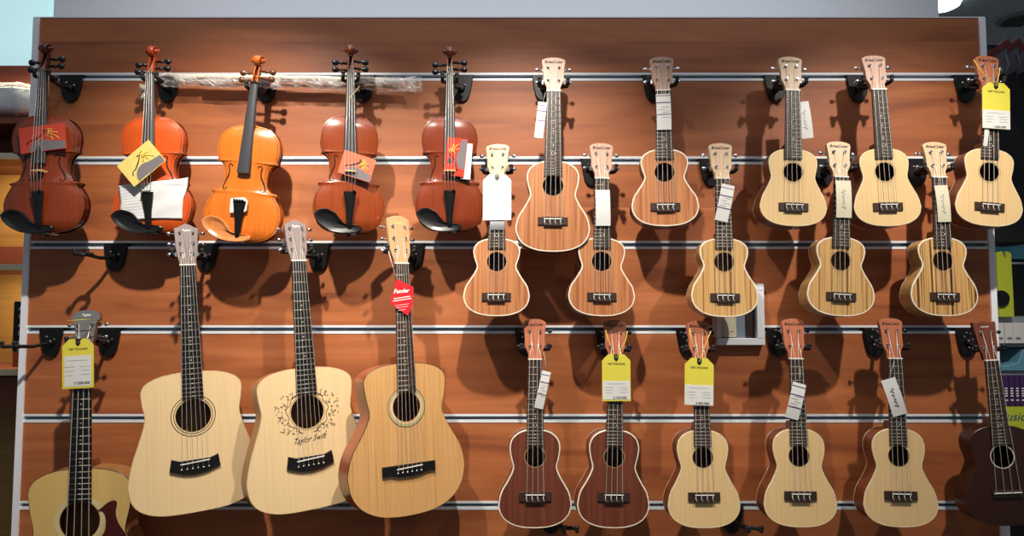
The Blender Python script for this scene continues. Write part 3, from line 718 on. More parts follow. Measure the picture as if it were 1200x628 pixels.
# ------------------------------------------------------------------ hangers
def hanger(px, rail, key=None, end=None, label='', group='black wall hangers', frac=.28):
    zr = RAILS[rail]; x = W(px, (90,188,287,386,490,592)[rail]).x
    root = empty('wall_hanger', Matrix.Translation((x, 0, zr)), label, 'wall hanger', group)
    hw = .036
    o = [(-hw,.004),(-hw*.97,-.012),(-hw*.86,-.035),(-hw*.72,-.060),(-hw*.52,-.074),(-hw*.22,-.082),(hw*.22,-.082),(hw*.52,-.074),(hw*.72,-.060),(hw*.86,-.035),(hw*.97,-.012),(hw,.004)]
    MB().prism(o, -.010, -.0022, .002).prism([(-hw,-.004),(hw,-.004),(hw,.004),(-hw,.004)], -.004, .010).build('back_plate', BLACKP, root)
    for sx, sz in ((-.012,-.022),(.012,-.030)):
        MB().lathe((sx, -.010, sz), (0,-1,0), [(0,.0036),(.0016,.0034),(.0022,.0015)], 12).build('screw', CHROME, root)
    S0 = Vector((0, -.010, -.040)); off = Vector((x, 0, zr))
    if key:
        spec, r, M = INST[key]; s = M.to_scale()[0]
        u = spec.get('u', U); zn = spec['nut']*u; hl = (spec['total']-spec['nut'])*u
        if 'headw' in spec:
            zz = zn+hl*frac; hwid = spec['headw']*U/2*.98; yb = .026
        else:
            zz = zn-.012; hwid = .0150; yb = .018
        ctr = M @ Vector((0, yb, zz)); sx = (M.to_3x3() @ Vector((1,0,0))).normalized(); up = (M.to_3x3() @ Vector((0,0,1))).normalized(); fw = (M.to_3x3() @ Vector((0,-1,0))).normalized()
        E = ctr-off; E = E-up*.002; hwid = hwid*s+.0075; reach = .036*s if 'headw' in spec else .042*s
    else:
        E = W(*end, .105)-off; sx = Vector((1,0,0)); up = Vector((0,0,1)); fw = Vector((0,-1,0)); hwid = .018; reach = .03
    mid = (S0+E)/2+Vector((0,0,-.006))
    arm = MB(); arm.lathe(S0, (0,-1,0), [(0,.012),(.008,.011),(.012,.0075)], 14)
    B = E-fw*.010
    pts = [S0+(mid-S0)*q for q in (0,.33,.66)]+[mid+(B-mid)*q for q in (0,.33,.66,1)]
    arm.tube(pts, .0056, 10); arm.build('arm', BLACKP, root)
    yk = MB()
    for sg in (-1, 1):
        p = [B, B+sx*sg*hwid*.6+fw*.001, B+sx*sg*hwid+fw*.008, B+sx*sg*hwid+fw*.020, B+sx*sg*hwid+fw*reach, B+sx*sg*hwid+fw*(reach+.003)+up*.010]
        yk.tube(p, [.0056,.0056,.0058,.0058,.0054,.0056], 10)
        yk.lathe(B+sx*sg*hwid+fw*(reach+.003)+up*.008, up, [(0,.0056),(.003,.0066),(.007,.006),(.009,.003)], 10)
    yk.build('yoke', RUBBER, root)
    return root
for px, rl, key, nm in ((85,0,'v1','dark red-brown violin at the far left'),(198,0,'v2','glossy orange violin with packing paper'),(313,0,'v3','stringless light orange violin'),(426,0,'v4','brown violin that is turned to show its side'),
        (541,0,'v5','violin nearest the ukuleles'),(637,0,'u650','top-row mahogany ukulele with a dangling lined strip'),(766,0,'u779','top-row mahogany ukulele with a strip over its frets'),
        (908,0,'u929','spruce ukulele with a white tag behind its neck'),(1004,0,'u1037','untagged spruce ukulele in the top row'),(1130,0,'u1160','spruce ukulele with yellow tag at the panel edge'),
        (582,1,'u582','ukulele with the large blank white tag'),(694,1,'u707','small mahogany ukulele with a short blank strip'),(832,1,'u849','zebra-striped ukulele over the white frame'),
        (964,1,'u985','zebra-striped ukulele with a straight cream strip'),(1073,1,'u1105','zebra-striped ukulele nearest the right edge'),
        (243,2,'g220','plain pale-topped guitar'),(374,2,'g350','guitar with vine ornament'),(484,2,'g472','guitar with the red tag'),
        (129,3,'g96','amber-topped bass with yellow tag'),(617,3,'u628','dark mahogany ukulele with a lined strip'),(711,3,'u720','dark mahogany ukulele with a yellow tag'),
        (805,3,'u823','bottom-row spruce ukulele with a yellow tag'),(911,3,'u935','bottom-row spruce ukulele with a purple-lined strip'),(1024,3,'u1055','bottom-row spruce ukulele with a handwritten strip'),
        (1132,3,'u1180','almost black ukulele')):
    hanger(px, rl, key, label='black hanger holding the '+nm)
hanger(137, 2, end=(100,298), label='empty black hanger on the rail above the yellow-tagged bass')
hanger(62, 3, end=(16,406), label='empty black hanger on the left edge beside the yellow-tagged bass')
hanger(645, 5, end=(668,620), label='empty black hanger peeping out under the two dark ukuleles')
hanger(856, 5, end=(882,620), label='empty black hanger peeping out under the yellow-tagged spruce ukulele')

# ------------------------------------------------------------------ tags
def shop_tag(key, top, bot, w, k, cord, label, sticker=(0,.42), white=False, price='5.200.000', sidepad=.0):
    M, cw, h = on_inst(INST[key][2], top, bot, w, k)
    root = empty('price_tag', M, label, 'price tag', 'shop tags hanging from the headstocks')
    c = .22*cw
    card = MB().prism([(-cw/2,0),(cw/2,0),(cw/2,h-c),(cw/2-c,h),(-cw/2+c,h),(-cw/2,h-c)], -.0005, .0005).build('card', WHITEC if white else YEL, root)
    ew = .0085
    MB().prism([(-ew*.75,h),(-ew*.75,h-ew*1.7),(0,h-ew*2.5),(ew*.75,h-ew*1.7),(ew*.75,h)], -.0009, -.0004).build('patch', mat('grey_patch', (110,104,108), .5) if white else BLACKP, card)
    ey = MB(); ey.strip([(x,-.0013,z) for x,z in circle(0,h-.0095,.0021,16)], [(x,-.0013,z) for x,z in circle(0,h-.0095,.0040,16)]); ey.strip([(x,-.0013,z) for x,z in circle(0,h-.0095,.0040,16)], [(x,-.0006,z) for x,z in circle(0,h-.0095,.0042,16)])
    ey.build('eyelet', CHROME, card)
    if not white:
        s0, s1 = sticker[0]*h, sticker[1]*h; sw = cw/2-sidepad*cw-.0004
        st = MB().prism([(-sw,s0+.0006),(sw,s0+.0006),(sw,s1),(-sw,s1)], -.0010, -.0004).build('sticker', WHITEC, root)
        lettering('shop_name', 'VIET THUONG', cw*.092, mat('tag_ink', (84,78,30), .6), card, (0, -.0008, h-.0095*2.9 if sticker[1] < .5 else h-.029), 0, 1)
        sh = s1-s0
        for i, (a_, b_) in enumerate(((-.34,.30),(-.42,-.1),(-.38,-.12),(.08,.40),(.12,.38),(-.36,-.16),(.1,.4))):
            zz = s1-sh*(.16, .36, .50, .36, .48, .64, .62)[i]
            MB().box(((a_+b_)/2*cw, -.0011, zz), ((b_-a_)*cw, .0002, .0011)).build('printed_line', GREYI, st)
        lettering('price', price, cw*.12, INK, st, (cw*.12, -.0011, s0+sh*.10))
    # elastic cord through the eyelet, round the pegs
    n = M.to_3x3().col[1]; p0 = M.translation
    inv = M.inverted(); pts = []
    for q in cord:
        if q == 'e': pts.append(Vector((0, -.0018, h-.0095)))
        else:
            wpt = Wplane(q[0], q[1], p0+n*(q[2] if len(q) > 2 else 0), n); pts.append(inv @ wpt)
    MB().tube([tuple(p) for p in pts], .0011, 6).build('cord', YCORD if not white else mat('pale_cord', (226,222,140), .6), root)
    return root
shop_tag('g96', (91.5,397), (91.5,455), 37, .016, [(78,376),(99,374.5),(118,374),'e'], 'yellow shop tag with white price sticker on the bass at lower left', (.04,.66), price='17.500.000', sidepad=.07)
root = INST['g96'][1]
shop_tag('u720', (722,415), (722.5,470), 33.5, .016, [(709.5,387),(713,399),'e',(733,399),(735.5,388)], 'yellow shop tag on the dark mahogany ukulele', (.03,.43), sidepad=.02, price='2.150.000')
shop_tag('u823', (819.5,419.5), (819,475), 34, .016, [(808,384),(811,400),'e',(829,398),(833,388)], 'yellow shop tag on the bottom-row spruce ukulele, left of the lined strip', (0,.43), price='2.450.000')
shop_tag('u1160', (1167,97), (1167.5,151), 32.5, .017, [(1141,70),(1150,84),'e',(1171,86),(1172,79)], 'yellow shop tag on the top-row ukulele at the right panel edge', (0,.40), price='1.650.000')
shop_tag('u582', (582.5,204), (582.5,258), 33.5, .016, [(571,182),(575,196),'e',(591,196),(594,184)], 'large blank white tag on the small mahogany ukulele', white=True)

def strip_tag(key, top, bot, w, k, label, lines=(), m=WHITEC, scribble=0, thread=None, name='paper_strip'):
    M, cw, h = on_inst(INST[key][2], top, bot, w, k)
    root = empty(name, M, label, 'paper tag', 'paper strips tied to the instruments')
    n = 10; vs0 = []; mb = MB()
    fr = [(-cw/2, -.0035*math.sin(PI*i/n), h*i/n) for i in range(n+1)]; fr2 = [(cw/2, y, z) for _, y, z in fr]
    mb.strip(fr, fr2, True, False); bk = [(x, y+.0007, z) for x, y, z in fr]; bk2 = [(x, y+.0007, z) for x, y, z in fr2]
    mb.strip(bk2, bk, True, False); mb.strip(fr, bk, False, False); mb.strip(bk2, fr2, False, False)
    p = mb.build('card', m, root)
    yy = lambda z: -.0035*math.sin(PI*z/h)-.0004
    for q, t in lines:
        MB().box((0, yy(h*q), h*q), (cw*.98, .0004, .0018*t)).build('printed_line', PURPLE, p)
    if lines:
        for i in range(5):
            qq = .34+i*.07; MB().box(((-.12 if i % 2 else .12)*cw, yy(h*qq), h*qq), (cw*.5, .0003, .0008)).build('printed_line', GREYI, p)
    if scribble:
        pts = [(cw*.16*math.sin(i*2.3)*(1 if i % 3 else .3), yy(h*(.22+.035*i))-.0002, h*(.22+.035*i)) for i in range(16)]
        MB().tube(pts, .00045*scribble, 4).build('handwriting', GREYI if scribble < 1.4 else INK, p)
    if thread:
        inv = M.inverted(); nn = M.to_3x3().col[1]
        e = inv @ Wplane(thread[0], thread[1], M.translation+nn*(k*.4), nn)
        MB().tube([(0, 0, h-.003), tuple((e+Vector((0,0,h)))/2+Vector((.001,0,0))), tuple(e)], .0005, 5).build('thread', WHITEC, root)
    return root
strip_tag('u650', (636,119.5), (631,161.5), 10.5, .012, 'narrow lined white strip dangling left of the top-row mahogany ukulele', ((.9,1),(.74,1.6),(.47,1)), thread=(639,108))
strip_tag('u779', (777,110), (778.5,152), 17, .014, 'white strip with purple lines over the neck of the high mahogany ukulele', ((.95,1),(.75,1.6),(.42,1)), thread=(777,106))
strip_tag('u849', (853.5,216.5), (845,259), 15.5, .014, 'tilted white strip with purple lines on the zebra-striped ukulele over the frame', ((.9,1),(.68,1.6),(.35,1.4)), thread=(850,208))
strip_tag('u985', (988,211.5), (989,255), 18, .014, 'straight cream strip on the middle zebra-striped ukulele', m=CREAMC, scribble=1, thread=(987,209))
strip_tag('u1105', (1102.5,217), (1107,260), 15.5, .014, 'cream strip on the zebra-striped ukulele near the right edge', m=CREAMC, scribble=1, thread=(1101,207))
strip_tag('u707', (706,222.5), (707,264.5), 17, .014, 'short blank white strip on the small mahogany ukulele', thread=(706,212))
strip_tag('u929', (940,119), (946,162), 15, -.024, 'plain white tag sticking out behind the neck of the top-row spruce ukulele', scribble=1, thread=(940,108))
strip_tag('u628', (640.5,435), (631,478.5), 10.5, .013, 'lined white strip beside the neck of the dark mahogany ukulele', ((.9,1),(.7,1.6),(.38,1)), thread=(637,412))
strip_tag('u935', (937,449), (927.5,490.5), 16, .014, 'tilted purple-lined white strip on the bottom-row spruce ukulele', ((.9,1.4),(.66,1.6),(.32,1.4)), thread=(938,430))
strip_tag('u1055', (1040.5,444), (1055,486.5), 17.5, .014, 'tilted white strip with dark handwriting on the bottom-row spruce ukulele', scribble=2, thread=(1048,424))
strip_tag('u1160', (1156,140), (1154.5,171), 5, .010, 'thin white strip tucked under the yellow tag at the panel edge')
strip_tag('u582', (583,256), (583,269), 17, .011, 'small grey slip peeping out under the large blank white tag', m=mat('grey_slip', (150,152,156), .5))
# red diamond tag
M, cw, h = on_inst(INST['g472'][2], (471,329), (471,371), 28, .014)
root = empty('brand_tag', M, 'red five-sided hang tag with white lettering on the brown-topped guitar', 'hang tag')
px1 = cw/28
P = [(471+a_, 371-b_) for a_, b_ in ()]
poly = [(-6.5,41.5),(14,33),(12.5,14),(7,1),(-14,14)]; poly = [(x*px1, z*px1) for x, z in poly]
MB().prism(poly, -.0008, 0).build('card', REDC, root)
lettering('tag_title', 'Fender', .0165, INKW, root, (-.003, -.0011, 28*px1), .35, 1, -.12)
for i, (zc_, ln_) in enumerate(((21,20),(18.5,22),(13,16),(10.5,14),(7.5,9))):
    MB().box((0,0,0), (ln_*px1, .0003, .0022 if i < 2 else .0010)).build('printed_line', INKW, root).matrix_basis = Matrix.Translation((0, -.0009, zc_*px1)) @ Matrix.Rotation(-.18, 4, 'Y')
MB().tube([(-6*px1,-.001,40*px1),(-11*px1,.004,58*px1),(-14.5*px1,.008,72*px1)], .0008, 6).build('cord', WHITEC, root)

# printed cards tucked under the violin strings
def packet(vi, key, top, bot, w, k, label, base, rot=0, slip=None):
    M, cw, h = on_inst(INST[key][2], top, bot, w, k)
    root = empty('string_packet', M, label, 'card', 'printed cards on the violins')
    o = [(-cw/2,0),(cw/2,0),(cw/2,h),(-cw/2,h)]
    MB().prism(o, -.0006, .0006).build('card', base, root)
    art = MB(); 
    def T(u, v): # u along the long side 0..1, v along short
        return ((u-.5)*cw, v*h) if rot == 0 else ((.5-v)*cw, u*h) if rot == 1 else ((v-.5)*cw, (1-u)*h)
    s = min(cw, h)
    ell = [T(.48+.30*math.cos(t*PI/10), .04+.42*max(0, math.sin(t*PI/10))) for t in range(0, 11)]
    art.prism(ell, -.0009, -.0005); art.build('printed_shape', CARDG, root)
    band = MB().prism([T(.5,.02),T(.98,.02),T(.98,.30),T(.62,.38)], -.00085, -.0005); band.build('printed_shape', CARDG, root)
    fh = MB(); fp = [T(.16,.34),T(.20,.44),T(.30,.46),T(.42,.56),T(.52,.66),T(.58,.78),T(.52,.80)]
    fh.tube([(x, -.0008, z) for x, z in fp], [.0020,.0012,.0016,.0020,.0016,.0012,.0020], 6); fh.build('printed_f_hole', INK, root)
    g_ = MB()
    for path, r_ in (([(.56,.50),(.63,.62),(.66,.80)],.0016),([(.60,.66),(.70,.62),(.80,.52),(.86,.40)],.0014),([(.63,.60),(.72,.70),(.84,.66)],.0015),([(.58,.74),(.64,.84),(.72,.82),(.70,.72),(.62,.70)],.0014),([(.66,.56),(.72,.46),(.70,.36)],.0014)):
        pp = [T(*q) for q in path]; g_.tube([(x, -.0009, z) for x, z in pp], r_, 6, True, .9)
    g_.build('printed_figure', GOLDC, root)
    return root
v = 'v1'
packet(v1, 'v1', (48.5,147), (51.5,177), 54, .0255, 'red printed card under the strings of the dark red-brown violin', CARDR)
packet(v2, 'v2', (155.5,179), (176,203.5), 48, .041, 'tilted yellowish printed card on the glossy orange violin', CARDY)
packet(v4, 'v4', (422.5,181.5), (414.5,208), 39, .030, 'tilted pinkish printed card on the violin turned to show its side', mat('pink_packet', (204,112,84), .25, coat=.4, noise=.15, nscale=40))
packet(v5, 'v5', (536.5,162), (531.5,206), 24, .0275, 'upright red printed card on the violin nearest the ukuleles', mat('bright_red_packet', (206,62,44), .25, coat=.4, noise=.15, nscale=40), rot=1)
M, cw, h = on_inst(INST['v5'][2], (548.5,168), (545.5,210), 11, .0235)
root = empty('paper_slip', M, 'narrow white slip behind the upright red card', 'paper'); MB().prism([(-cw/2,0),(cw/2,0),(cw/2,h),(-cw/2,h)], -.0004, .0004).build('card', WHITEC, root)

# white packing paper wrapped over the belly of the second violin
root_v, Mv, arch, width = v2
inv = Mv.inverted(); nrm = Mv.to_3x3().normalized().col[1]
def vloc(px, py, k): return inv @ Wplane(px, py, Mv.translation-nrm*k, nrm)
def edge(P_, n_):
    return catmull(P_, n_)
L_ = [(135.5,217),(138,228),(139.5,238),(139,248),(141,259)]; R_ = [(218,207),(217,218),(213,232),(212,244),(211.5,256)]
nr, ncn = 36, 30; vs = []
for i in range(nr+1):
    t = i/nr*4; a_ = min(3, int(t)); f_ = t-a_
    l = (L_[a_][0]+(L_[a_+1][0]-L_[a_][0])*f_, L_[a_][1]+(L_[a_+1][1]-L_[a_][1])*f_); r_ = (R_[a_][0]+(R_[a_+1][0]-R_[a_][0])*f_, R_[a_][1]+(R_[a_+1][1]-R_[a_][1])*f_)
    for j in range(ncn+1):
        q = j/ncn; px_ = l[0]+(r_[0]-l[0])*q; py_ = l[1]+(r_[1]-l[1])*q+1.2*math.sin(q*PI)*(1-i/nr*2)
        p = vloc(px_, py_, .018); wz = max(width(p.z), .02)
        y = -arch(min(abs(p.x), wz), p.z, wz)-.0028
        y -= .0011*abs(math.sin(i*PI/3.0))*(1 if q < .55 else .25) + .0008*math.sin(q*9+i*.3)
        vs.append((p.x, min(y, -.004), p.z))
fs = [(i*(ncn+1)+j, i*(ncn+1)+j+1, (i+1)*(ncn+1)+j+1, (i+1)*(ncn+1)+j) for i in range(nr) for j in range(ncn)]
mb = MB().add(vs, fs, True)
o_ = mb.build('packing_paper', FOAM); o_.matrix_world = Mv
md = o_.modifiers.new('thickness', 'SOLIDIFY'); md.thickness = .0012; md.offset = 1
tag(o_, 'white ribbed packing paper under the tailpiece of the glossy orange violin', 'packing paper')
# scrap of paper under the tailpiece head of the third violin
M, cw, h = on_inst(INST['v3'][2], (279.5,231), (279,249), 20, .0255)
mb = MB(); pts = [(-cw*.5,0),(-cw*.28,-.001),(-.25*cw,h*.35),(.22*cw,h*.35),(.3*cw,.0),(cw*.5,h*.15),(cw*.56,h*.75),(cw*.35,h),(-cw*.46,h*.93)]
o_ = mb.prism(pts, -.0006, .0006).build('paper_scrap', WHITEC); o_.matrix_world = M
tag(o_, 'small white scrap of paper at the top of the tailpiece of the stringless violin', 'paper')
# rubber band on the fourth violin's fingerboard, tiny tag on the first violin
M4 = INST['v4'][2]; n4 = M4.to_3x3().normalized().col[1]; p4 = M4.translation-n4*.0225
pts = [Wplane(*q, p4, n4) for q in ((421,101),(417,107),(411.5,112),(409.5,117))]
c4 = sum(pts, Vector())/4; mm = MB().tube([p-c4 for p in pts], .0009, 6); o_ = mm.build('rubber_band', mat('tan_band', (206,186,120), .6)); o_.location = c4
tag(o_, 'thin tan band twisted over the strings of the turned brown violin', 'rubber band')
M1 = INST['v1'][2]; n1 = M1.to_3x3().normalized().col[1]; p1 = M1.translation-n1*.016
q = [Wplane(*z, p1, n1) for z in ((47,83),(54,82),(57,87),(57,112))]
c1 = q[0].copy(); o_ = MB().tube([p-c1 for p in q], .0009, 6).build('tie_string', mat('tan_band', (206,186,120), .6)); o_.location = c1
tag(o_, 'tan cord looped round the pegbox of the dark red-brown violin', 'string')

# ------------------------------------------------------------------ bows wrapped in film behind the violins
p0 = W(172, 93, .052); root = empty('wrapped_bow_bundle', Matrix.Translation(p0), 'long bundle of pale sticks in crinkled clear film lying behind the violins', 'bow bundle')
def wl(px, py, d): return tuple(W(px, py, d)-p0)
CR = wood('pale_stick', [(210,202,172),(234,228,206)], (6,60,60), rough=.4, coat=.2)
for (x0,y0,x1,y1,r,d,mm) in ((205,90,330,90.5,.0085,.052,CR),(322,90.5,462,94.5,.0075,.056,CR),(235,97,466,101,.006,.048,wood('brown_stick', [(120,74,44),(150,98,62)], (6,60,60), rough=.4)),(190,88,300,93,.005,.046,CR)):
    MB().tube([wl(x0+(x1-x0)*i/8, y0+(y1-y0)*i/8+.5*math.sin(i*1.7), d) for i in range(9)], r, 10).build('stick', mm, root)
nn, sg = 90, 18; sl = MB(); rings = []
for i in range(nn+1):
    t = i/nn; px_ = 186+(494-186)*t; c = Vector(wl(px_, 93.5+5.5*t, .052)); ring = []
    for j in range(sg):
        a_ = 2*PI*j/sg; rz = .019+.003*math.sin(i*.35)+.0022*random.uniform(-1,1)+(.010*max(0, t-.86)/.14)
        ry = .013+.002*random.uniform(-1,1)
        if t < .02 or t > .985: rz *= .8
        ring.append((c.x, c.y+ry*math.cos(a_), c.z+rz*math.sin(a_)))
    rings.append(ring)
for i in range(nn): sl.strip(rings[i], rings[i+1], False)
sl.build('film', FILM, root)
a_ = W(168, 108, .03); root = empty('plastic_clip', Matrix.Translation(a_), 'small pale plastic clip behind the neck of the glossy orange violin', 'clip')
MB().prism([(-.011,-.024),(.014,-.024),(.014,.02),(-.011,.026)], -.004, .004, .001).build('body', mat('cream_plastic', (206,196,170), .4, coat=.3), root)
MB().box((-.003,-.0045,-.005), (.006,.002,.02), Matrix.Rotation(.6, 3, 'Y')).build('label', mat('clip_brown', (110,70,50), .5), root)

# ------------------------------------------------------------------ white square frame on the wall
p0 = W(866, 404, 0); s = 1/381
root = empty('square_frame', Matrix.Translation(p0), 'white square box frame on the slat wall behind the zebra-striped ukulele', 'frame')
xw, zh = .073, .186
fr = MB()
x0, x1 = -.073, .072
for (a0,a1,b0,b1) in ((x0,x1,0,.021),(x0,x1,zh-.021,zh),(x0,x0+.012,.021,zh-.021),(x1-.024,x1,.021,zh-.021)):
    fr.prism([(a0,b0),(a1,b0),(a1,b1),(a0,b1)], -.024, -.0015, .002)
fr.build('frame', mat('white_paint', (226,230,236), .4), root)
MB().box(((x0+x1)/2, -.0035, zh/2), (x1-x0-.02, .003, zh-.02)).build('backing', mat('grey_backing', (120,130,146), .4), root)
MB().prism([(x1-.052,.022),(x1-.026,.022),(x1-.026,zh-.03),(x1-.052,zh-.03)], -.0085, -.0055).build('dark_strip', mat('dark_brown_panel', (46,26,26), .5), root)
c0 = W(849, 394.5, .014); root = empty('note_card', Matrix.Translation(c0), 'cream card with rounded corners inside the white square frame', 'card')
cw, h = .072, .062; rr = .004
pts = [(-cw/2+rr,0),(cw/2-rr,-.0015),(cw/2,rr),(cw/2-.001,h-rr),(cw/2-rr,h),(-cw/2+rr,h-.001),(-cw/2,h-rr-.001),(-cw/2,rr)]
MB().prism(pts, -.003, .003, .0006).build('card', CREAMC, root)
MB().box((-.017,-.0034,h*.76), (.007,.001,.005)).build('printed_mark', INK, root); MB().box((.022,-.0034,h*.26), (.010,.001,.002)).build('printed_mark', GREYI, root)

# ------------------------------------------------------------------ surroundings behind the panel
# left: display shelving
YS = -.32      # plane of the shelf fronts: y=+.32
def q4(x0, y0, x1, y1, d): # pixel rectangle on plane -> (xmin,xmax,zmin,zmax)
    a_ = W(x0, y1, d); b_ = W(x1, y0, d); return a_.x, b_.x, a_.z, b_.z
sx0, sx1, _, ztop_s = q4(-220, 62, 60, 628, YS)
cx = (sx0+sx1)/2; wd = sx1-sx0
root = empty('display_shelf', Matrix.Translation((cx, .45, 0)), 'wooden display shelving with pale shelf edges seen past the left side of the panel', 'shelf')
GOLD = wood('golden_panel', [(150,112,58),(176,134,72),(164,122,64)], (2,1,14), rough=.45, fine=((6,1,160), .1))
BRN = wood('brown_panel', [(120,62,44),(136,74,54)], (2,1,14), rough=.45)
MB().box((0, .17, ztop_s/2), (wd, .02, ztop_s)).build('back_panel', GOLD, root)
for y in (141, 183, 313, 436):
    z = W(20, y, YS).z
    MB().box((0, .02, z), (wd, .30, .022)).build('shelf', BRN, root)
    if y != 141: MB().box((0, -.1325, z), (wd, .006, .022)).build('shelf_edge', mat('cream_edge', (224,214,180), .4), root)
for y0, y1 in ((62,96),(146,180),(285,309),(441,474)):
    za, zb_ = W(20, y1, YS-.1).z, W(20, y0, YS-.1).z
    MB().box((0, .12 if y0 != 441 else -.05, (za+zb_)/2), (wd, .03, zb_-za)).build('valance', BRN, root)
MB().box((wd/2-.01, .02, ztop_s/2), (.02, .30, ztop_s)).build('side_panel', BRN, root)
# plastic wrapped parcel on top shelf
p0 = W(8, 139, -.44); root = empty('film_parcel', Matrix.Translation(p0), 'bluish parcel in crinkled clear plastic on the upper left shelf', 'parcel')
def blob(w, h, d, rough_, seed):
    rnd = random.Random(seed); m = MB(); vs = []; nu, nv = 28, 16
    for i in range(nv+1):
        for j in range(nu):
            a_ = 2*PI*j/nu; b__ = PI*i/nv-PI/2; e = .5
            sx_ = abs(math.cos(b__))**e; f_ = lambda c: math.copysign(abs(c)**e, c)
            vs.append((w/2*sx_*f_(math.cos(a_))+rough_*rnd.uniform(-1,1), d/2*sx_*f_(math.sin(a_))+rough_*rnd.uniform(-1,1), h/2+h/2*f_(math.sin(b__))*1.0+rough_*rnd.uniform(-.4,.4)*(1 if 0 < i < nv else 0)))
    fs = [(i*nu+j, i*nu+(j+1) % nu, (i+1)*nu+(j+1) % nu, (i+1)*nu+j) for i in range(nv) for j in range(nu)]
    return m.add(vs, fs, True)
ph = W(8, 97, -.40).z-p0.z
blob(.26, ph*.9, .14, .006, 3).build('contents', mat('blue_grey_contents', (165,186,208), .3, coat=.6, noise=.4, nscale=22), root)
blob(.285, ph, .17, .009, 5).build('film', FILM, root)
z183 = W(20, 183, YS).z+.011
# boxes on the shelf
def small_box(name, x0, y0, x1, y1, d, m, label, depth=.1):
    a0, a1, z0, z1 = q4(x0, y0, x1, y1, d); r = empty(name, Matrix.Translation(((a0+a1)/2, -d+depth/2, z0)), label, 'box')
    MB().prism([(-(a1-a0)/2,0),((a1-a0)/2,0),((a1-a0)/2,z1-z0),(-(a1-a0)/2,z1-z0)], -depth/2, depth/2, .001).build('carton', m, r); return r, a1-a0, z1-z0, depth
YB = YS+.03
r_, bw_, bh_, bd = small_box('patterned_box', 14, 353, 30, 412, YB, BLACKP, 'tall black box with white marks on the left shelf', .08)
for i in range(3):
    z = bh_*(.95-.33*i)
    lettering('box_letter', 'B', .022, WHITEC, r_, (bw_*.1, -bd/2-.0004, z-.045))
    mk = MB(); mk.prism([(-.004,z-.022),(.004,z-.022),(.016,z-.002),(.008,z-.002)], -bd/2-.0006, -bd/2+.0002); mk.build('box_mark', WHITEC, r_)
small = small_box('orange_box', 14, 412, 34, 430, YB, mat('orange_carton', (214,92,36), .45), 'upper orange and white box under the black box'); 
MB().box((.012, -.0505, small[2]*.5), (.028,.001,small[2]*.6)).build('white_patch', WHITEC, small[0])
small = small_box('orange_box', 10, 418, 34, 433, YB+.02, mat('orange_carton', (214,92,36), .45), 'lower orange and white box on the left shelf'); bpy.data.objects.remove(small[0].children[0]); bpy.data.objects.remove(small[0])

# back structure: pale fascia, glowing panel on the left, ceiling on the right
ax0, ax1, az0, az1 = q4(61, -120, 1095, 60, -.62)
struct(MB().box(((ax0+ax1)/2, .65, (az0+az1)/2), (ax1-ax0, .06, az1-az0)).build('wall_fascia', mat('pale_fascia', (222,224,230), .6)))
ax0, ax1, az0, az1 = q4(-160, -120, 60, 80, -.62)
root = empty('light_panel', Matrix.Translation(((ax0+ax1)/2, .66, az0)), 'bright pale cyan lit panel above the shelving in the top left corner', 'light panel')
MB().box((0, 0, (az1-az0)/2), (ax1-ax0, .05, az1-az0)).build('diffuser', mat('lit_panel', (190,226,230), .5, emit=(188,228,232), es=.72), root)
ZC = EYE+1.5
struct(MB().box((0, 3.2, ZC+.02), (9, 6.0, .04)).build('ceiling', mat('grey_green_ceiling', (176,188,188), .7)))
def onceil(px, py):
    r = ray(px, py); t = (ZC-EYE)/r.z; return CAMP+r*t
c = onceil(1106, 0); root = empty('ceiling_lamp', Matrix.Translation(c), 'round white ceiling lamp glowing above the top right of the panel', 'ceiling lamp')
MB().lathe((0,0,0), (0,0,-1), [(0,.08),(.012,.08),(.018,.075)], 32).build('housing', mat('lamp_white', (240,240,240), .4), root)
MB().lathe((0,0,-.018), (0,0,-1), [(0,.073),(.016,.066),(.028,.04)], 32).build('diffuser', mat('lamp_glow', (240,246,255), .4, emit=(235,243,255), es=6), root)
c = onceil(1195, 22); root = empty('ceiling_speaker', Matrix.Translation(c), 'round recessed ceiling speaker with a dark grille at the top right', 'ceiling speaker')
MB().lathe((0,0,0), (0,0,-1), [(0,.10),(.008,.099),(.012,.085)], 32).build('rim', mat('speaker_rim', (120,128,128), .5), root)
gr = MB()
for i in range(7): gr.box((0, -.06+i*.02, -.014), (2*math.sqrt(max(.001, .08**2-(-.06+i*.02)**2)), .010, .004))
gr.build('grille', mat('speaker_dark', (52,56,58), .6), root)
struct(MB().box((0, 6.2, 1.5), (10, .1, 3.1)).build('wall_far', mat('far_wall', (96,104,106), .7)))

# right: rack with black gig bags, books, folders
BAG = mat('black_gig_bag', (22,22,25), .75, noise=.3, nscale=30)
REDT = mat('dark_red_lining', (86,22,26), .6)
GRYT = mat('grey_pocket', (78,80,86), .5)
def gig_bag(px, d, ptop, label):
    a_ = W(px, 288 if px < 1175 else 263, d); zt_ = W(px, ptop, d).z-a_.z
    r = empty('gig_bag', Matrix.Translation(a_), label, 'gig bag', 'black gig bags on the rack to the right')
    hb = [(0,0),(.08,.005),(.125,.05),(.135,.12),(.11,.20),(.095,.27),(.10,.34),(.075,.42),(.045,.50),(.036,zt_-.05),(.04,zt_-.01),(0,zt_-.005)]
    MB().prism(mirror(catmull(hb, 4)), -.038, .038, .012, True).build('bag_body', BAG, r)
    MB().prism([(-.034,zt_-.14),(.034,zt_-.11),(.030,zt_-.005),(-.03,zt_-.035)], -.044, -.0375, .001).build('pocket', GRYT, r)
    MB().prism([(-.044,zt_-.045),(.036,zt_+.012),(.046,zt_-.01),(-.034,zt_-.062)], -.048, .034, .003).build('top_flap', REDT, r)
    MB().tube([(.02,-.05,zt_-.05),(.024,-.058,zt_-.09),(.012,-.050,zt_-.15)], .004, 6).build('zip_pull', GRYT, r)
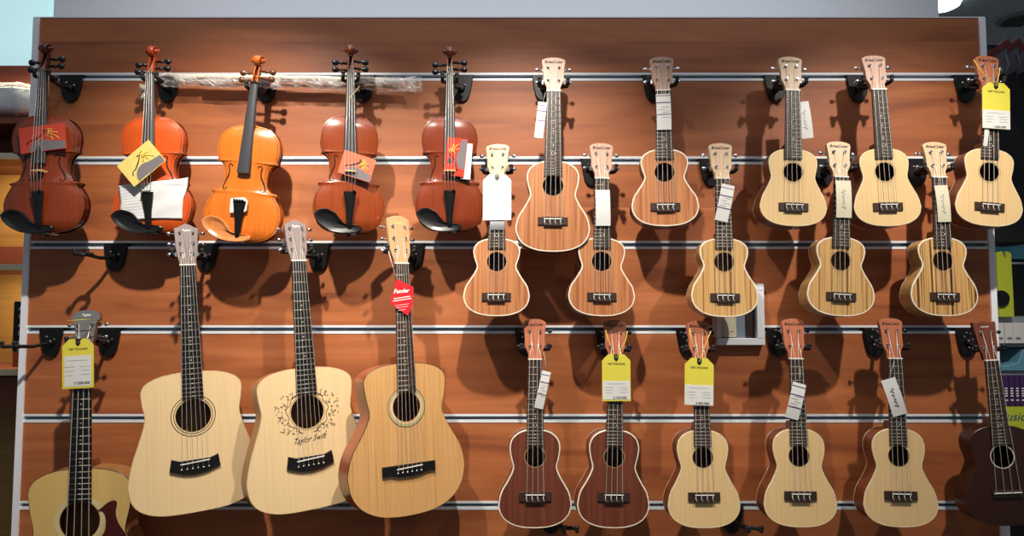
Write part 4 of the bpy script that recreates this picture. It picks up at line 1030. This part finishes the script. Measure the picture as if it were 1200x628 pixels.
for i, (px, pt) in enumerate(((1170,54),(1183,53),(1197,53),(1212,53))):
    gig_bag(px, -.38-.085*i, pt, ('black gig bag with dark red top, first right of the panel edge','black gig bag with dark red top, second from the panel edge','black gig bag with dark red top, third from the panel edge','black gig bag at the outermost right edge')[i])
# rack
DR = -.30
x0, x1, z0, z1 = q4(1162, 368, 1290, 628, DR)
root = empty('book_rack', Matrix.Translation(((x0+x1)/2, -DR+.15, 0)), 'grey metal book rack standing behind the right edge of the panel', 'rack')
RG = mat('rack_grey', (150,154,160), .4, .3); w_ = x1-x0
zs = {}
for nm, y in (('a',370.5),('b',434),('c',540)):
    z = W(1180, y, DR).z; zs[nm] = z
    MB().box((0, 0, z-.012), (w_, .30, .020)).build('shelf', RG, root)
zbk = W(1185, 300, -.46).z; MB().box((0, .155, (zbk+.1)/2), (w_, .015, zbk-.1)).build('back_panel', mat('rack_dark', (24,24,30), .6), root)
px_ = W(1179, 600, DR).x-(x0+x1)/2
MB().box((px_, -.13, zs['c']/2-.012), (.03, .03, zs['c']-.024)).build('post', RG, root)
rz = W(1180, 308, DR).z; MB().tube([(-w_/2,-.13,rz),(w_/2,-.13,rz)], .004, 8).build('rail', CHROME, root)
MB().box((.04, .13, W(1185, 283, -.43).z), (w_-.1, .03, .11)).build('header_panel', mat('cyan_panel', (96,178,198), .5), root)
# white folders on shelf under top board
zz0 = W(1180, 401, DR).z
MB().box((0, 0, zz0-.010), (w_, .30, .014)).build('shelf', RG, root)
for i, x in enumerate((1168, 1178.5, 1188.5, 1198.5, 1208)):
    a0, a1, b0, b1 = q4(x, 377, x+8.6, 401, DR+.02)
    r = empty('white_folder', Matrix.Translation(((a0+a1)/2, -DR+.08, zz0-.003)), ('white folder spine closest to the near-black ukulele headstock','second white folder on the rack shelf','third white folder on the rack shelf','fourth white folder on the rack shelf','white folder outside the right edge')[i], 'folder', 'white folders on the rack')
    w2 = (a1-a0)/2; hh = b1-b0
    MB().prism([(-w2,0),(w2,0),(w2,hh),(-w2,hh)], -.10, .09, .0015).build('cover', WHITEC, r)
    MB().box((0,-.1006,hh*.25), (w2*1.1,.0006,.008)).build('spine_label', GREYI, r)
# teal dish on the next shelf
zt_ = zs['b']; a_ = W(1188, 434, DR-.03)
r = empty('teal_stand', Matrix.Translation((a_.x+.02, -DR+.05, zt_-.002)), 'teal plastic stand on the rack shelf under the white folders', 'stand')
MB().prism([(-.09,0),(.09,0),(.085,.018),(.03,.030),(.022,.075),(-.012,.075),(-.032,.030),(-.088,.018)], -.06, .06, .004).build('base', mat('teal_plastic', (92,142,160), .35, coat=.2), r)
MB().tube([(-.01,-.064,.066),(.018,-.064,.066)], .004, 8).build('rim', mat('teal_plastic', (92,142,160), .35), r)
# purple books
zb0 = W(1180, 474, DR).z
MB().box((0, 0, zb0-.008), (w_, .30, .010)).build('shelf', RG, root)
for i, x in enumerate((1176, 1182.5, 1189, 1195.5, 1202)):
    a0, a1, b0, b1 = q4(x, 438, x+6.1, 474, DR+.02)
    r = empty('purple_book', Matrix.Translation(((a0+a1)/2, -DR+.08, zb0-.003)), ('purple book nearest the panel on the rack','second purple book from the panel','third purple book from the panel','fourth purple book from the panel','purple book at the outer right edge')[i], 'book', 'purple books on the rack')
    w2 = (a1-a0)/2; hh = b1-b0
    MB().prism([(-w2,0),(w2,0),(w2,hh),(-w2,hh)], -.10, .08, .001).build('cover', mat('purple_cover', (66,36,84), .4), r)
    for q in (.2, .34, .42, .5, .58): MB().box((0,-.1006,hh*q), (w2*.8,.0006,.004)).build('spine_print', INKW, r)
# yellow-green sign with lettering, lime instrument box
a0, a1, b0, b1 = q4(1171, 476, 1290, 502, DR+.02)
r = empty('shelf_sign', Matrix.Translation(((a0+a1)/2, -DR-.03, b0)), 'lime green sign strip with dark lettering under the purple books', 'sign')
LIME = mat('lime_board', (186,196,52), .5)
MB().box((0,0,(b1-b0)/2), (a1-a0, .006, b1-b0)).build('board', LIME, r)
xt = W(1190, 486, DR+.03).x-(a0+a1)/2
lettering('sign_text', 'Music & Art', .042, mat('navy_ink', (40,62,120), .5), r, (xt+.035, -.0035, (b1-b0)*.55), .3)
a0, a1, b0, b1 = q4(1165, 293, 1179, 369, DR)
r = empty('lime_sheet', Matrix.Translation(((a0+a1)/2, -DR-.02, zs['a']-.002)), 'tall lime green board standing on the rack beside the right edge of the panel', 'board')
hh = b1-b0; w2 = (a1-a0)/2
MB().prism([(-w2,0),(w2,0),(w2*1.0,hh*.5),(w2*.95,hh*.97),(w2*.4,hh),(w2*.3,hh*.9),(-w2*.0,hh*.9),(-w2*.2,hh*1.0),(-w2,hh*.98)], -.006, .006, .001).build('board', LIME, r)
MB().lathe((-w2*.8,-.010,hh*.28), (0,-1,0), [(0,.028),(.004,.028)], 20).build('dark_disc', BLACKP, r)

# ------------------------------------------------------------------ light
def spot(x, z, y, power, tgt, ang, blend, col, r=.022):
    d = bpy.data.lights.new('track_spot', 'SPOT'); d.energy = power; d.spot_size = math.radians(ang); d.spot_blend = blend; d.shadow_soft_size = r; d.color = col
    o = bpy.data.objects.new('track_spot', d); COL.objects.link(o); o.location = (x, y, z)
    v_ = Vector(tgt)-Vector((x, y, z)); o.rotation_euler = v_.to_track_quat('-Z', 'Y').to_euler(); return o
LZ = EYE+1.29; LY = -.95; WARM = (1,.92,.81)
spot(-.67, LZ, LY, 165, (-.86, 0, EYE-.40), 78, 1, WARM)
spot(.03, LZ, LY, 160, (.02, 0, EYE-.40), 72, 1, WARM)
spot(1.24, LZ, LY, 118, (1.12, 0, EYE-.40), 74, 1, WARM)
def area(loc, size, sy, power, rot, col):
    d = bpy.data.lights.new('fill_area', 'AREA'); d.shape = 'RECTANGLE'; d.size = size; d.size_y = sy; d.energy = power; d.color = col
    o = bpy.data.objects.new('fill_area', d); COL.objects.link(o); o.location = loc; o.rotation_euler = rot; return o
area((0, -2.8, 3.3), 5, 2.5, 13, (math.radians(10), 0, 0), (.86,.93,1))  # shop ceiling panels overhead, behind the camera
area((0, -.55, 2.95), 3.2, .25, 5.5, (math.radians(38), 0, 0), (.92,.95,1))  # added soft wash that lifts the top boards, no fitting behind it
area((0, 1.6, 2.9), 3.5, .8, 12, (0, 0, 0), (.9,.95,1))
area((-.1, .1, 2.98), 3.2, .15, 9, (math.radians(50), 0, 0), (.9,.94,1))  # added washer out of view, brightens the pale fascia
for yy, pw in ((66, 2.2), (183, 4.0), (313, 2.6)):  # unseen shelf downlights, added to warm the golden back panel
    area((-1.75, .40, W(20, yy, YS).z-.02), .5, .04, pw, (math.radians(15), 0, 0), (1,.78,.45))
w = bpy.data.worlds.new('shop_ambient'); C.world = w; w.use_nodes = True
w.node_tree.nodes['Background'].inputs[0].default_value = (.62,.68,.76,1); w.node_tree.nodes['Background'].inputs[1].default_value = .16
C.view_settings.view_transform = 'Standard'; C.view_settings.look = 'None'; C.view_settings.gamma = 1; C.view_settings.use_curve_mapping = False
C.view_settings.exposure = 0
